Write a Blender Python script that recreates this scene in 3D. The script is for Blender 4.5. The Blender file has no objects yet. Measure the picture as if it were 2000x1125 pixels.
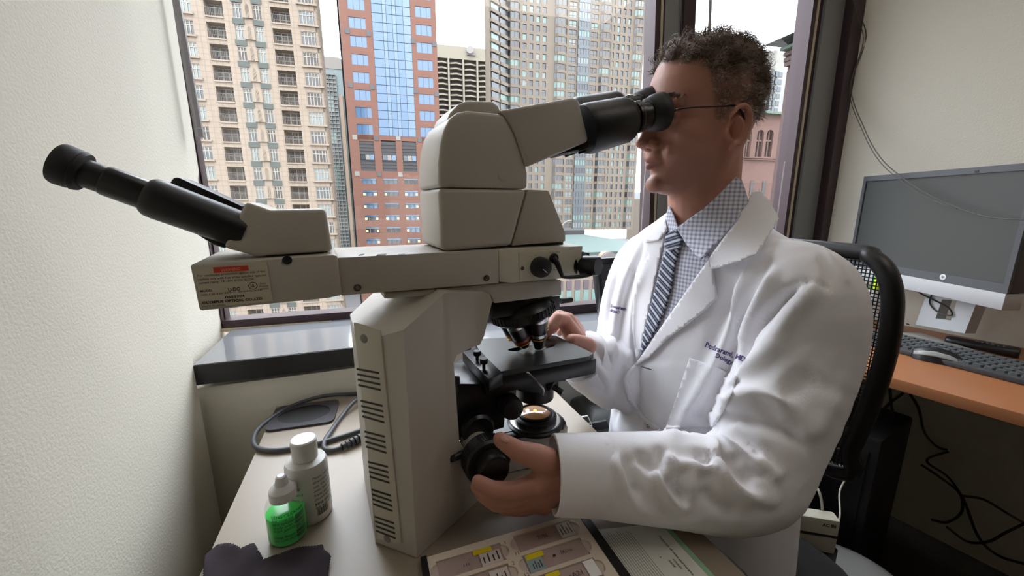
import bpy, bmesh, math, random
import numpy as np
from math import sin, cos, radians, pi, atan2, sqrt
from mathutils import Vector, Matrix
from mathutils.geometry import tessellate_polygon, delaunay_2d_cdt
from mathutils.bvhtree import BVHTree

random.seed(7); rng = np.random.default_rng(7)
SC = bpy.context.scene
COL = SC.collection

# ------------------------------------------------------------------ camera
CAM_H, PITCH, YAW, FPX = 1.16, radians(11.9), radians(19.9), 770.0
CAM = np.array([0., 0., CAM_H])
FWD_H = np.array([sin(YAW), cos(YAW), 0.]); RGT = np.array([cos(YAW), -sin(YAW), 0.]); ZUP = np.array([0., 0., 1.])
FWD = FWD_H*cos(PITCH) - ZUP*sin(PITCH); CUP = ZUP*cos(PITCH) + FWD_H*sin(PITCH)
cd = bpy.data.cameras.new('camera'); cam = bpy.data.objects.new('camera', cd); COL.objects.link(cam)
cd.sensor_width = 36.0; cd.lens = 36.0*FPX/2000.0; cd.clip_start = 0.02; cd.clip_end = 2000
cam.matrix_world = Matrix([list(RGT)+[0], list(CUP)+[0], list(-FWD)+[CAM_H], [0, 0, 0, 1]]).transposed() if False else Matrix(
    [[RGT[0], CUP[0], -FWD[0], 0], [RGT[1], CUP[1], -FWD[1], 0], [RGT[2], CUP[2], -FWD[2], CAM_H], [0, 0, 0, 1]])
SC.camera = cam

# ------------------------------------------------------------------ sky, sun, lamps, exposure
SC.view_settings.view_transform = 'Standard'; SC.view_settings.look = 'None'
SC.view_settings.gamma = 1.0; SC.view_settings.use_curve_mapping = False
SC.view_settings.exposure = 0.80
SC.cycles.use_denoising = True
SC.cycles.max_bounces = 10; SC.cycles.diffuse_bounces = 5; SC.cycles.transparent_max_bounces = 24
SC.cycles.caustics_reflective = False; SC.cycles.caustics_refractive = False
SC.cycles.sample_clamp_indirect = 6.0
W = bpy.data.worlds.new('overcast_sky'); SC.world = W; W.use_nodes = True
nt = W.node_tree; bg = nt.nodes['Background']
tc = nt.nodes.new('ShaderNodeTexCoord'); sx = nt.nodes.new('ShaderNodeSeparateXYZ'); cr = nt.nodes.new('ShaderNodeValToRGB')
nt.links.new(tc.outputs['Generated'], sx.inputs[0]); nt.links.new(sx.outputs['Z'], cr.inputs[0]); nt.links.new(cr.outputs[0], bg.inputs['Color'])
cr.color_ramp.elements[0].position = 0.0; cr.color_ramp.elements[0].color = (.84, .87, .92, 1)
cr.color_ramp.elements[1].position = 0.9; cr.color_ramp.elements[1].color = (2.5, 2.7, 2.95, 1)
bg.inputs['Strength'].default_value = 2.7
def lamp(name, kind, loc, target, energy, color, **k):
    d = bpy.data.lights.new(name, kind); d.energy = energy; d.color = color
    for a, b in k.items(): setattr(d, a, b)
    o = bpy.data.objects.new(name, d); COL.objects.link(o); o.location = loc
    o.rotation_euler = (Vector(target)-Vector(loc)).to_track_quat('-Z', 'Y').to_euler(); return o
lamp('hazy_sun', 'SUN', (30, -60, 80), (0, 20, 0), .5, (1., .95, .88), angle=radians(40))
lamp('ceiling_light', 'AREA', (.45, .66, 2.50), (.45, .70, 0), 1.5, (1., .93, .84), shape='RECTANGLE', size=1.15, size_y=.55)
lamp('rear_fill_light', 'AREA', (1.15, -.35, 2.50), (1.15, -.35, 0), 3, (1., .92, .82), shape='RECTANGLE', size=1.15, size_y=.55)  # added fill, brightens the apron and the camera-facing sides

# ------------------------------------------------------------------ picture rays (only used to measure real positions on known planes)
def ray(x, y): return FWD + RGT*(x-1000)/FPX - CUP*(y-562.5)/FPX
def on_z(x, y, z): r = ray(x, y); return CAM + r*(z-CAM_H)/r[2]
def on_pl(x, y, P, n): r = ray(x, y); return CAM + r*(((np.asarray(P)-CAM)@n)/(r@n))
def at_d(x, y, d): return CAM + ray(x, y)*d
def px_of(p):
    d = np.asarray(p)-CAM; z = d@FWD; return 1000+FPX*(d@RGT)/z, 562.5-FPX*(d@CUP)/z
def hdg(deg): a = radians(deg); return np.array([sin(a), cos(a), 0.])
def V(*a): return np.array(a, float)
def nrm(v): v = np.asarray(v, float); return v/np.linalg.norm(v)

# ------------------------------------------------------------------ materials
def lin(c):
    return tuple(((v/255)/12.92 if v/255 <= .04045 else ((v/255+.055)/1.055)**2.4) for v in c)
MATS = {}
def mat(name, rgb, rough=.5, metal=0., var=0., vscale=8., bump=0., bscale=200., spec=.5, coat=0., alpha=None, sheen=0., sub=0.):
    if name in MATS: return MATS[name]
    m = bpy.data.materials.new(name); m.use_nodes = True; n = m.node_tree; p = n.nodes['Principled BSDF']
    c = lin(rgb)+(1,)
    p.inputs['Base Color'].default_value = c; p.inputs['Roughness'].default_value = rough; p.inputs['Metallic'].default_value = metal
    p.inputs['Specular IOR Level'].default_value = spec; p.inputs['Coat Weight'].default_value = coat
    if sheen: p.inputs['Sheen Weight'].default_value = sheen
    if sub:
        p.inputs['Subsurface Weight'].default_value = sub; p.inputs['Subsurface Radius'].default_value = (.008, .003, .0015); p.inputs['Subsurface Scale'].default_value = 1
    if var or bump:
        t = n.nodes.new('ShaderNodeTexCoord')
    if var:
        nz = n.nodes.new('ShaderNodeTexNoise'); nz.inputs['Scale'].default_value = vscale; nz.inputs['Detail'].default_value = 5
        n.links.new(t.outputs['Object'], nz.inputs['Vector'])
        mx = n.nodes.new('ShaderNodeMix'); mx.data_type = 'RGBA'
        mx.inputs[6].default_value = tuple(v*(1-var) for v in c[:3])+(1,); mx.inputs[7].default_value = tuple(min(1, v*(1+var)) for v in c[:3])+(1,)
        n.links.new(nz.outputs['Fac'], mx.inputs[0]); n.links.new(mx.outputs[2], p.inputs['Base Color'])
    if bump:
        b = n.nodes.new('ShaderNodeTexNoise'); b.inputs['Scale'].default_value = bscale; b.inputs['Detail'].default_value = 3
        n.links.new(t.outputs['Object'], b.inputs['Vector'])
        bp = n.nodes.new('ShaderNodeBump'); bp.inputs['Strength'].default_value = bump; bp.inputs['Distance'].default_value = .002
        n.links.new(b.outputs['Fac'], bp.inputs['Height']); n.links.new(bp.outputs[0], p.inputs['Normal'])
    MATS[name] = m; return m
def nodes_of(m): return m.node_tree, m.node_tree.nodes['Principled BSDF']
def emit(name, rgb, s):
    m = mat(name, rgb, .5); n, p = nodes_of(m); p.inputs['Emission Color'].default_value = lin(rgb)+(1,); p.inputs['Emission Strength'].default_value = s; return m
def glass_pane(name, tint=(1, 1, 1), refl=1.0):
    m = bpy.data.materials.new(name); m.use_nodes = True; n = m.node_tree
    n.nodes.remove(n.nodes['Principled BSDF']); out = n.nodes['Material Output']
    t = n.nodes.new('ShaderNodeBsdfTransparent'); t.inputs[0].default_value = tint+(1,)
    g = n.nodes.new('ShaderNodeBsdfGlossy'); g.inputs['Roughness'].default_value = .004
    f = n.nodes.new('ShaderNodeFresnel'); ge = n.nodes.new('ShaderNodeNewGeometry'); mr = n.nodes.new('ShaderNodeMapRange')
    mr.inputs[3].default_value = 1.5; mr.inputs[4].default_value = 1/1.5   # a thin sheet reflects alike from both sides
    n.links.new(ge.outputs['Backfacing'], mr.inputs[0]); n.links.new(mr.outputs[0], f.inputs[0])
    mu = n.nodes.new('ShaderNodeMath'); mu.operation = 'MULTIPLY'; mu.inputs[1].default_value = refl
    mx = n.nodes.new('ShaderNodeMixShader'); n.links.new(f.outputs[0], mu.inputs[0]); n.links.new(mu.outputs[0], mx.inputs[0])
    n.links.new(t.outputs[0], mx.inputs[1]); n.links.new(g.outputs[0], mx.inputs[2]); n.links.new(mx.outputs[0], out.inputs[0])
    MATS[name] = m; return m

# ------------------------------------------------------------------ objects
def root_of(o):
    while o.parent: o = o.parent
    return o
def empty(name, loc, label=None, cat=None, group=None):
    o = bpy.data.objects.new(name, None); o.empty_display_size = .02; COL.objects.link(o); o.location = Vector(tuple(map(float, loc)))
    return tag(o, label, cat, group)
def tag(o, label=None, cat=None, group=None, kind=None):
    if label: o['label'] = label
    if cat: o['category'] = cat
    if group: o['group'] = group
    if kind: o['kind'] = kind
    return o
def mesh(name, verts, faces, mats, parent=None, smooth=35, fm=None, bevel=0., seg=2, label=None, kind=None, origin=None):
    """verts are in world space; the object's origin is its thing's base"""
    me = bpy.data.meshes.new(name)
    verts = np.asarray(verts, float).reshape(-1, 3)
    if parent is not None: org = np.array(root_of(parent).location)
    elif origin is not None: org = np.asarray(origin, float)
    else: org = np.array([(verts[:, 0].min()+verts[:, 0].max())/2, (verts[:, 1].min()+verts[:, 1].max())/2, verts[:, 2].min()])
    me.from_pydata((verts-org).tolist(), [], [list(map(int, f)) for f in faces])
    if not isinstance(mats, (list, tuple)): mats = [mats]
    for m in mats: me.materials.append(m)
    if fm is not None: me.polygons.foreach_set('material_index', np.asarray(fm, dtype=np.int32))
    bm = bmesh.new(); bm.from_mesh(me)
    bmesh.ops.recalc_face_normals(bm, faces=bm.faces)
    if bevel:
        es = [e for e in bm.edges if len(e.link_faces) == 2 and e.calc_face_angle(0) > radians(30)]
        bmesh.ops.bevel(bm, geom=es, offset=bevel, segments=seg, profile=.5, affect='EDGES', clamp_overlap=True)
    bm.to_mesh(me); bm.free()
    if smooth:
        me.polygons.foreach_set('use_smooth', np.ones(len(me.polygons), dtype=bool)); me.set_sharp_from_angle(angle=radians(smooth))
    o = bpy.data.objects.new(name, me); COL.objects.link(o)
    if parent is not None: o.parent = parent
    else: o.location = Vector(tuple(org))
    if label: o['label'] = label
    if kind: o['kind'] = kind
    return o
class B:
    """collects pieces into one mesh"""
    def __init__(s): s.v = []; s.f = []; s.m = []; s.n = 0
    def add(s, vf, mi=0):
        v, f = vf; v = np.asarray(v, float).reshape(-1, 3); s.v.append(v); s.f += [[i+s.n for i in q] for q in f]; s.m += [mi]*len(f); s.n += len(v); return s
    def build(s, name, mats, parent=None, **k): return mesh(name, np.vstack(s.v), s.f, mats, parent, fm=s.m, **k)
def box(c, sx, sy, sz, ax=None, base=False):
    """c centre (or base centre); ax = 3 axes"""
    A = np.eye(3) if ax is None else np.asarray(ax); c = np.asarray(c, float)
    if base: c = c + A[2]*sz/2
    v = [c + A[0]*sx/2*i + A[1]*sy/2*j + A[2]*sz/2*k for i in (-1, 1) for j in (-1, 1) for k in (-1, 1)]
    return v, [[0, 1, 3, 2], [4, 6, 7, 5], [0, 4, 5, 1], [2, 3, 7, 6], [0, 2, 6, 4], [1, 5, 7, 3]]
def aabb(x0, x1, y0, y1, z0, z1): return box(((x0+x1)/2, (y0+y1)/2, (z0+z1)/2), x1-x0, y1-y0, z1-z0)
def prism(poly, vec):
    p = np.asarray(poly, float); n = len(p); v = np.vstack([p, p+np.asarray(vec)])
    return v, [list(range(n))[::-1], list(range(n, 2*n))] + [[i, (i+1) % n, n+(i+1) % n, n+i] for i in range(n)]
def prism_hole(outer, holes, vec):
    allp = [np.asarray(outer, float)]+[np.asarray(h, float) for h in holes]
    tris = tessellate_polygon([[Vector(tuple(p)) for p in l] for l in allp])
    P = np.vstack(allp); n = len(P); v = np.vstack([P, P+np.asarray(vec)])
    f = [list(t) for t in tris]+[[i+n for i in t][::-1] for t in tris]; s = 0
    for l in allp:
        k = len(l); f += [[s+i, s+(i+1) % k, n+s+(i+1) % k, n+s+i] for i in range(k)]; s += k
    return v, f
def frame_of(ax):
    a = nrm(ax); t = V(0, 0, 1) if abs(a[2]) < .9 else V(1, 0, 0); x = nrm(np.cross(t, a)); return x, np.cross(a, x), a
def lathe(prof, o, ax=(0, 0, 1), n=32, a0=0, cap=True):
    """prof: (radius, height along ax)"""
    x, y, a = frame_of(ax); o = np.asarray(o, float); v = []; f = []
    for r, h in prof:
        for i in range(n):
            t = 2*pi*i/n+a0; v.append(o+a*h+(x*cos(t)+y*sin(t))*r)
    for k in range(len(prof)-1):
        for i in range(n):
            j = (i+1) % n; f.append([k*n+i, k*n+j, (k+1)*n+j, (k+1)*n+i])
    if cap: f.append(list(range(n))[::-1]); f.append([(len(prof)-1)*n+i for i in range(n)])
    return v, f
def smooth_path(P, k=6, closed=False):
    P = np.asarray(P, float); n = len(P); out = []
    rng_ = range(n if closed else n-1)
    for i in rng_:
        p0 = P[(i-1) % n] if closed or i > 0 else 2*P[0]-P[1]; p1 = P[i]; p2 = P[(i+1) % n]
        p3 = P[(i+2) % n] if closed or i+2 < n else 2*P[n-1]-P[n-2]
        for j in range(k):
            t = j/k; out.append(.5*((2*p1)+(-p0+p2)*t+(2*p0-5*p1+4*p2-p3)*t*t+(-p0+3*p1-3*p2+p3)*t**3))
    if not closed: out.append(P[-1])
    return np.array(out)
def tube(P, r, n=8, k=6, closed=False, flat=1.0):
    """swept tube; r may be a list (per control point)"""
    P = np.asarray(P, float)
    R = np.full(len(P), r, float) if np.isscalar(r) else np.asarray(r, float)
    if k > 1:
        Q = smooth_path(np.hstack([P, R[:, None]]), k, closed); P = Q[:, :3]; R = np.maximum(Q[:, 3], 1e-5)
    m = len(P); T = np.gradient(P, axis=0)
    if closed: T = np.roll(P, -1, 0)-np.roll(P, 1, 0)
    T /= np.linalg.norm(T, axis=1)[:, None]+1e-12
    x, y, _ = frame_of(T[0]); v = []; f = []
    for i in range(m):
        x = x-T[i]*(x@T[i]); x = nrm(x); y = np.cross(T[i], x)
        for j in range(n):
            t = 2*pi*j/n; v.append(P[i]+(x*cos(t)+y*sin(t)*flat)*R[i])
    for i in range(m if closed else m-1):
        for j in range(n):
            a = i*n+j; b = i*n+(j+1) % n; i2 = (i+1) % m; f.append([a, b, i2*n+(j+1) % n, i2*n+j])
    if not closed: f += [list(range(n))[::-1], [(m-1)*n+j for j in range(n)]]
    return v, f
def loft(rings, cap=True, closed=False):
    m = len(rings); n = len(rings[0]); v = np.vstack(rings); f = []
    for i in range(m if closed else m-1):
        for j in range(n):
            i2 = (i+1) % m; f.append([i*n+j, i*n+(j+1) % n, i2*n+(j+1) % n, i2*n+j])
    if cap and not closed: f += [list(range(n))[::-1], [(m-1)*n+j for j in range(n)]]
    return v, f
def rrect(w, h, r, k=5):
    """rounded rectangle outline, centred, (x, y) pairs"""
    r = min(r, w/2-1e-5, h/2-1e-5); o = []
    for cx, cy, a in ((w/2-r, h/2-r, 0), (-w/2+r, h/2-r, 90), (-w/2+r, -h/2+r, 180), (w/2-r, -h/2+r, 270)):
        for i in range(k+1): t = radians(a+90*i/k); o.append((cx+r*cos(t), cy+r*sin(t)))
    return o
def text_mesh(txt, size=1.0, bold=0.0, spacing=1.0):
    """flat letters -> (2-D verts, faces), baseline left at 0,0"""
    c = bpy.data.curves.new('letters', 'FONT'); c.body = txt; c.size = size; c.resolution_u = 2; c.offset = bold; c.space_character = spacing; c.fill_mode = 'FRONT'
    o = bpy.data.objects.new('letters', c); COL.objects.link(o)
    dg = bpy.context.evaluated_depsgraph_get(); me = bpy.data.meshes.new_from_object(o.evaluated_get(dg))
    v = np.array([x.co[:] for x in me.vertices]).reshape(-1, 3)[:, :2]; f = [list(p.vertices) for p in me.polygons]
    bpy.data.objects.remove(o); bpy.data.curves.remove(c); bpy.data.meshes.remove(me); return v, f
def letters(txt, o, ex, ey, height, width=None, bold=0., lift=.0003, n=None):
    """letters laid on a plane: origin o, unit axes ex (along), ey (up)"""
    v, f = text_mesh(txt, 1.0, bold); s = height/.72
    sx_ = s if width is None else width/max(1e-6, v[:, 0].max())
    n = nrm(np.cross(ex, ey)) if n is None else n
    return np.asarray(o)+v[:, :1]*sx_*np.asarray(ex)+v[:, 1:]*s*np.asarray(ey)+n*lift, f
def copy_tree(o, parent=None):
    c = o.copy(); COL.objects.link(c)
    if parent is not None: c.parent = parent
    for ch in list(o.children): copy_tree(ch, c)
    return c
# ================================================================== ROOM SHELL
M_wall = mat('wall_paint', (220, 215, 201), .75, bump=.35, bscale=260)
M_ceil = mat('ceiling_paint', (190, 186, 176), .8)
M_floor = mat('grey_carpet', (92, 88, 82), .95, var=.35, vscale=60, bump=.6, bscale=500)
M_frame = mat('dark_anodised_frame', (62, 46, 50), .35, metal=.3, spec=.5)
M_jamb = mat('grey_jamb', (128, 128, 128), .45)
M_gold = mat('pale_glazing_bead', (190, 176, 150), .35)
M_sill = mat('polished_sill', (122, 124, 128), .08); nodes_of(M_sill)[1].inputs['IOR'].default_value = 2.1
M_sillf = mat('black_sill_edge', (26, 24, 25), .35)
M_glass = glass_pane('window_glass')
LW = -.343                                     # left wall
WP = V(-.377, 1.173, 0); wd = hdg(91); wn = hdg(181)   # window plane, its along-direction, its inward normal
def wpt(x, y): return on_pl(x, y, WP, wn)
def S(o): o['kind'] = 'structure'; return o
RWP = V(1.80, .72, 0); rd = hdg(-10); rn = hdg(260)    # right wall: point, along, inward normal
def isect(P, d, Q, e):
    A = np.array([[d[0], -e[0]], [d[1], -e[1]]]); t = np.linalg.solve(A, (Q-P)[:2]); return P+d*t[0]
RC = isect(RWP, rd, WP, wd)                    # corner of right wall and window plane
RB = RWP-rd*3.6
S(mesh('floor', *aabb(-.6, 3., -2.9, 1.6, -.06, 0), M_floor, smooth=0))
S(mesh('ceiling', *aabb(-.6, 3., -2.9, 1.5, 2.6, 2.68), M_ceil, smooth=0))
b = B(); b.add(prism([(LW, -2.8, 0), (LW, .90, 0), (-.367, .90, 0), (-.367, 1.165, 0), (-.55, 1.165, 0), (-.55, -2.8, 0)], (0, 0, 2.6)))
S(b.build('wall_left', M_wall, smooth=0))
S(mesh('wall_rear', *aabb(-.55, 3., -2.9, -2.8, 0, 2.6), mat('dark_rear_wall', (104, 88, 76), .6), smooth=0))  # unseen wall, made dark to cut the bounce onto near faces
S(mesh('wall_right', *prism([RB, RC+rd*.1, RC+rd*.1-rn*.12, RB-rn*.12], (0, 0, 2.6)), M_wall, smooth=0))
# window wall: apron below the sills and head above the glass
S(mesh('wall_front', *prism([(-.367, .915, 0), (1.70, .93, 0), (1.70, 1.20, 0), (-.367, 1.20, 0)], (0, 0, .795)), M_wall, smooth=0))
S(mesh('wall_front_head', *prism([WP-wd*.02+wn*.02, RC+wn*.02, RC-wn*.16, WP-wd*.02-wn*.16], (0, 0, .47)), M_wall, smooth=0)).location.z = 2.14
bpy.data.objects['wall_front_head'].name = 'wall_top'
b = B(); b.add(aabb(LW, .22, .902, 1.16, .812, .85)); b.add(aabb(LW, .22, .899, .902, .808, .849), 1)
S(b.build('trim_1', [M_sill, M_sillf], smooth=0, bevel=0))
b = B(); b.add(aabb(.22, 1.64, .84, 1.16, .762, .80)); b.add(aabb(.22, 1.64, .836, .84, .72, .799), 1)
S(b.build('trim_2', [M_sill, M_sillf], smooth=0))
def strip(pt, pb, w_t, w_b, zlo, zhi, d0, d1):
    """upright bar on the window plane; pt/pb picture points of its left edge high and low, w_t/w_b its picture widths; d0..d1 depth into the room"""
    L = [wpt(*pt), wpt(*pb)]; R_ = [wpt(pt[0]+w_t, pt[1]), wpt(pb[0]+w_b, pb[1])]
    def atz(a, b_, z): t = (z-a[2])/(b_[2]-a[2]); return a+(b_-a)*t
    q = [atz(*L, zlo), atz(*R_, zlo), atz(*R_, zhi), atz(*L, zhi)]
    return prism([p+wn*d1 for p in q], -wn*(d1-d0))
ZT = 2.14
# window_1 (left pane), window_2 (beyond the butt joint), window_3 (right of the mullion)
b = B(); b.add(strip((312, 0), (399, 500), 22, 20, .845, ZT, -.03, .02)); b.add(strip((309, 0), (396, 500), 5, 5, .845, ZT, .02, .028), 0)
b.add(strip((334, 0), (419, 500), 3, 2.5, .845, ZT, -.03, .004), 0)
za = .85
b.add(prism([WP+V(0, 0, za)+wn*.02, WP+wd*.62+V(0, 0, za-.006)+wn*.02, WP+wd*.62+V(0, 0, za+.018)+wn*.02, WP+V(0, 0, za+.022)+wn*.02], -wn*.05))
b.add(prism([WP+V(0, 0, za-.004)+wn*.03, WP+wd*.62+V(0, 0, za-.01)+wn*.03, WP+wd*.62+V(0, 0, za-.004)+wn*.03, WP+V(0, 0, za+.003)+wn*.03], -wn*.03), 1)
w1 = S(b.build('window_1', [M_frame, M_gold], smooth=0)); ja = (wpt(658, 0), wpt(697, 490))
def pane(par, pl, pr, z0, z1):
    o = mesh('pane', *prism([pl+V(0, 0, z0), pr+V(0, 0, z0), pr+V(0, 0, z1), pl+V(0, 0, z1)], -wn*.006), M_glass, par, smooth=0); o['kind'] = 'structure'; return o
aj = float((ja[0]-WP)@wd+(ja[1]-WP)@wd)/2
pane(w1, WP+wd*.01, WP+wd*aj, .855, ZT)
S(mesh('trim_3', *strip((296, 0), (383, 500), 17, 17, .84, ZT, -.02, .012), M_jamb, smooth=0))
S(mesh('trim_4', *strip((657, 0), (696.5, 490), 3.2, 2.6, .84, ZT, -.012, .004), mat('silicone_joint', (70, 66, 70), .4), smooth=0))
b = B(); b.add(strip((1271, 0), (1259, 440), 11, 9, .79, ZT, -.03, .025)); b.add(strip((1281, 0), (1267.5, 440), 3, 3, .79, ZT, -.02, .03), 1); b.add(strip((1284, 0), (1270, 440), 3.5, 3, .79, ZT, -.02, .03), 0)
zb = .80
b.add(prism([WP+wd*.6+V(0, 0, zb)+wn*.02, WP+wd*1.36+V(0, 0, zb)+wn*.02, WP+wd*1.36+V(0, 0, zb+.03)+wn*.02, WP+wd*.6+V(0, 0, zb+.03)+wn*.02], -wn*.05))
w2 = S(b.build('window_2', [M_frame, M_gold], smooth=0)); am = float((wpt(1270, 200)-WP)@wd)
pane(w2, WP+wd*aj, WP+wd*am, .80, ZT)
S(mesh('trim_5', *strip((1287, 0), (1271, 440), 30, 30, .79, ZT, -.03, .035), M_jamb, smooth=0))
b = B(); b.add(strip((1316, 0), (1300, 440), 22, 19, .79, ZT, -.03, .05))
b.add(strip((1574, 0), (1521, 420), 8, 6, .79, ZT, -.03, .03)); b.add(strip((1582, 0), (1527, 420), 4, 4, .79, ZT, -.03, .032), 1); b.add(strip((1586, 0), (1531, 420), 7, 6, .79, ZT, -.03, .03))
w3 = S(b.build('window_3', [M_frame, M_gold], smooth=0))
pane(w3, wpt(1330, 200)*V(1, 1, 0), wpt(1550, 200)*V(1, 1, 0), .80, ZT)
S(mesh('trim_6', *strip((1593, 0), (1537, 420), 37, 37, .79, ZT, -.03, .04), M_jamb, smooth=0))
S(mesh('trim_7', *strip((1630, 0), (1574, 420), 22, 20, .79, ZT, -.03, .07), M_frame, smooth=0))
S(mesh('wall_pier', *strip((1652, 0), (1591, 420), 60, 60, 0, ZT+.2, -.1, .01), M_wall, smooth=0)); bpy.data.objects['wall_pier'].name = 'wall_corner'

# ================================================================== CITY OUTSIDE (grid heading 95 / 5 degrees)
CE1, CE2 = hdg(95), hdg(5)
def cb(x, y, D):
    r = ray(x, y); p = CAM+r*(D/(r@CE2)); return p@CE1, p[2]
def building(name, D, label, cat='building', group=None):
    o = empty(name, CE2*D+V(0, 0, -30), label, cat, group); o.rotation_euler = (0, 0, radians(-5)); return o
def L(name, vf, mats, par, parent2=None, fm=None, kind=None, label=None, smooth=0, rz=0., loc=(0, 0, 0)):
    """local coordinates of a building: x along the facade, y away, z = world height + 30"""
    o = mesh(name, vf[0], vf[1], mats, None, smooth=smooth, fm=fm, origin=(0, 0, 0)); o.parent = parent2 or par
    o.location = loc; o.rotation_euler = (0, 0, rz)
    if kind: o['kind'] = kind
    if label: o['label'] = label
    return o
def lb(x0, x1, y0, y1, z0, z1): return aabb(x0, x1, y0, y1, z0+30, z1+30)
G_teal = mat('teal_window_glass', (150, 196, 184), .12, spec=.8); G_slate = mat('slate_window_glass', (92, 108, 116), .12, spec=.8); G_dark = mat('dark_window_glass', (62, 60, 66), .12, spec=.8)
G_brown = mat('brown_window_glass', (104, 92, 88), .2); G_pale = mat('pale_window_glass', (176, 190, 186), .15, spec=.8)
def stone(name, rgb, scale, mortar=.02, dark=.82, w=.5, h=.5, off=0.):
    m = mat(name, rgb, .85); n, p = nodes_of(m); t = n.nodes.new('ShaderNodeTexCoord'); mp = n.nodes.new('ShaderNodeMapping')
    mp.inputs['Rotation'].default_value = (radians(90), 0, 0); bk = n.nodes.new('ShaderNodeTexBrick'); c = np.array(lin(rgb))
    bk.inputs['Color1'].default_value = tuple(c)+(1,); bk.inputs['Color2'].default_value = tuple(c*.94)+(1,); bk.inputs['Mortar'].default_value = tuple(c*dark)+(1,)
    bk.inputs['Scale'].default_value = scale; bk.inputs['Mortar Size'].default_value = mortar; bk.offset = off; bk.inputs['Brick Width'].default_value = w; bk.inputs['Row Height'].default_value = h
    n.links.new(t.outputs['Object'], mp.inputs[0]); n.links.new(mp.outputs[0], bk.inputs['Vector']); n.links.new(bk.outputs['Color'], p.inputs['Base Color']); return m

def win(w, h, nm, transom=.62, fr=.09, dep=.15, sash=True):
    """window seen from outside: panes (0), frame and mullions (1); local x centred, z from 0"""
    bb = B(); bb.add(aabb(-w/2, w/2, dep, dep+.1, 0, h), 0)
    for i in range(nm+1):
        x = -w/2+w*i/nm; bb.add(aabb(x-fr/2, x+fr/2, dep-.08, dep+.02, 0, h), 1)
    for z in ([0, h*transom, h-fr/2] if sash else [0, h-fr/2]): bb.add(aabb(-w/2, w/2, dep-.07, dep+.02, z-fr/2, z+fr/2), 1)
    return bb
# ---- 1: cream stone apartment tower on the left
D = 58.; T1 = building('apartment_tower', D, 'cream stone apartment tower with recessed balconies, nearest to the left window frame')
M_cream = stone('cream_stone_tiles', (232, 208, 182), 1.0, .035, .72, .62, .62); M_cream2 = mat('cream_sill_stone', (226, 204, 178), .85)
M_wframe = mat('white_window_frame', (236, 226, 204), .6); M_green = mat('grey_green_panel', (108, 118, 108), .7, var=.12, vscale=3); M_soff = mat('balcony_shadow_stone', (150, 132, 120), .9)
h1 = (cb(581, 18.7, D)[1]-cb(618, 364.3, D)[1])/9; zC = cb(581, 18.7, D)[1]
X = lambda x, y=292: cb(x, y, D)[0]
cols = [('w', X(386), X(414)), ('b', X(438), X(472)), ('s', X(489.5), X(506)), ('s', X(526.5), X(541.5)), ('b', X(558.5), X(593)), ('w', X(610), X(641))]
aL, aR = X(300)-9, cb(651, 375, D)[0]+.15
nf = 17; hw = 2.02/3.0*h1
rows = [zC-h1*i for i in range(-1, nf)]         # tops of windows
zt, zbt = zC+h1*1.6, zC-h1*(nf+1)
bb = B(); e = [aL]+[v for c in cols for v in c[1:]]+[aR]
for i in range(0, len(e), 2): bb.add(lb(e[i], e[i+1], 0, 1.2, zbt, zt))
for k, a0, a1 in cols:
    hh = hw if k != 'b' else h1*.72
    for z in rows:
        zlo = z-h1
        if k == 's': bb.add(lb(a0, a1, .1, 1.2, zlo, z-hw))
        else: bb.add(lb(a0, a1, 0, 1.2, zlo, z-hh))
    bb.add(lb(a0, a1, 0, 1.2, rows[0], zt)); bb.add(lb(a0, a1, 0, 1.2, zbt, rows[-1]-h1))
bb.add(lb(aL, aR, 1.25, 1.6, zbt, zt)); bb.add(lb(aR-.5, aR, 0, 1.6, zbt, zt))
L('facade_wall', (np.vstack(bb.v), bb.f), M_cream, T1)
gl = [G_pale, G_brown, G_dark, G_slate]
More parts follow.
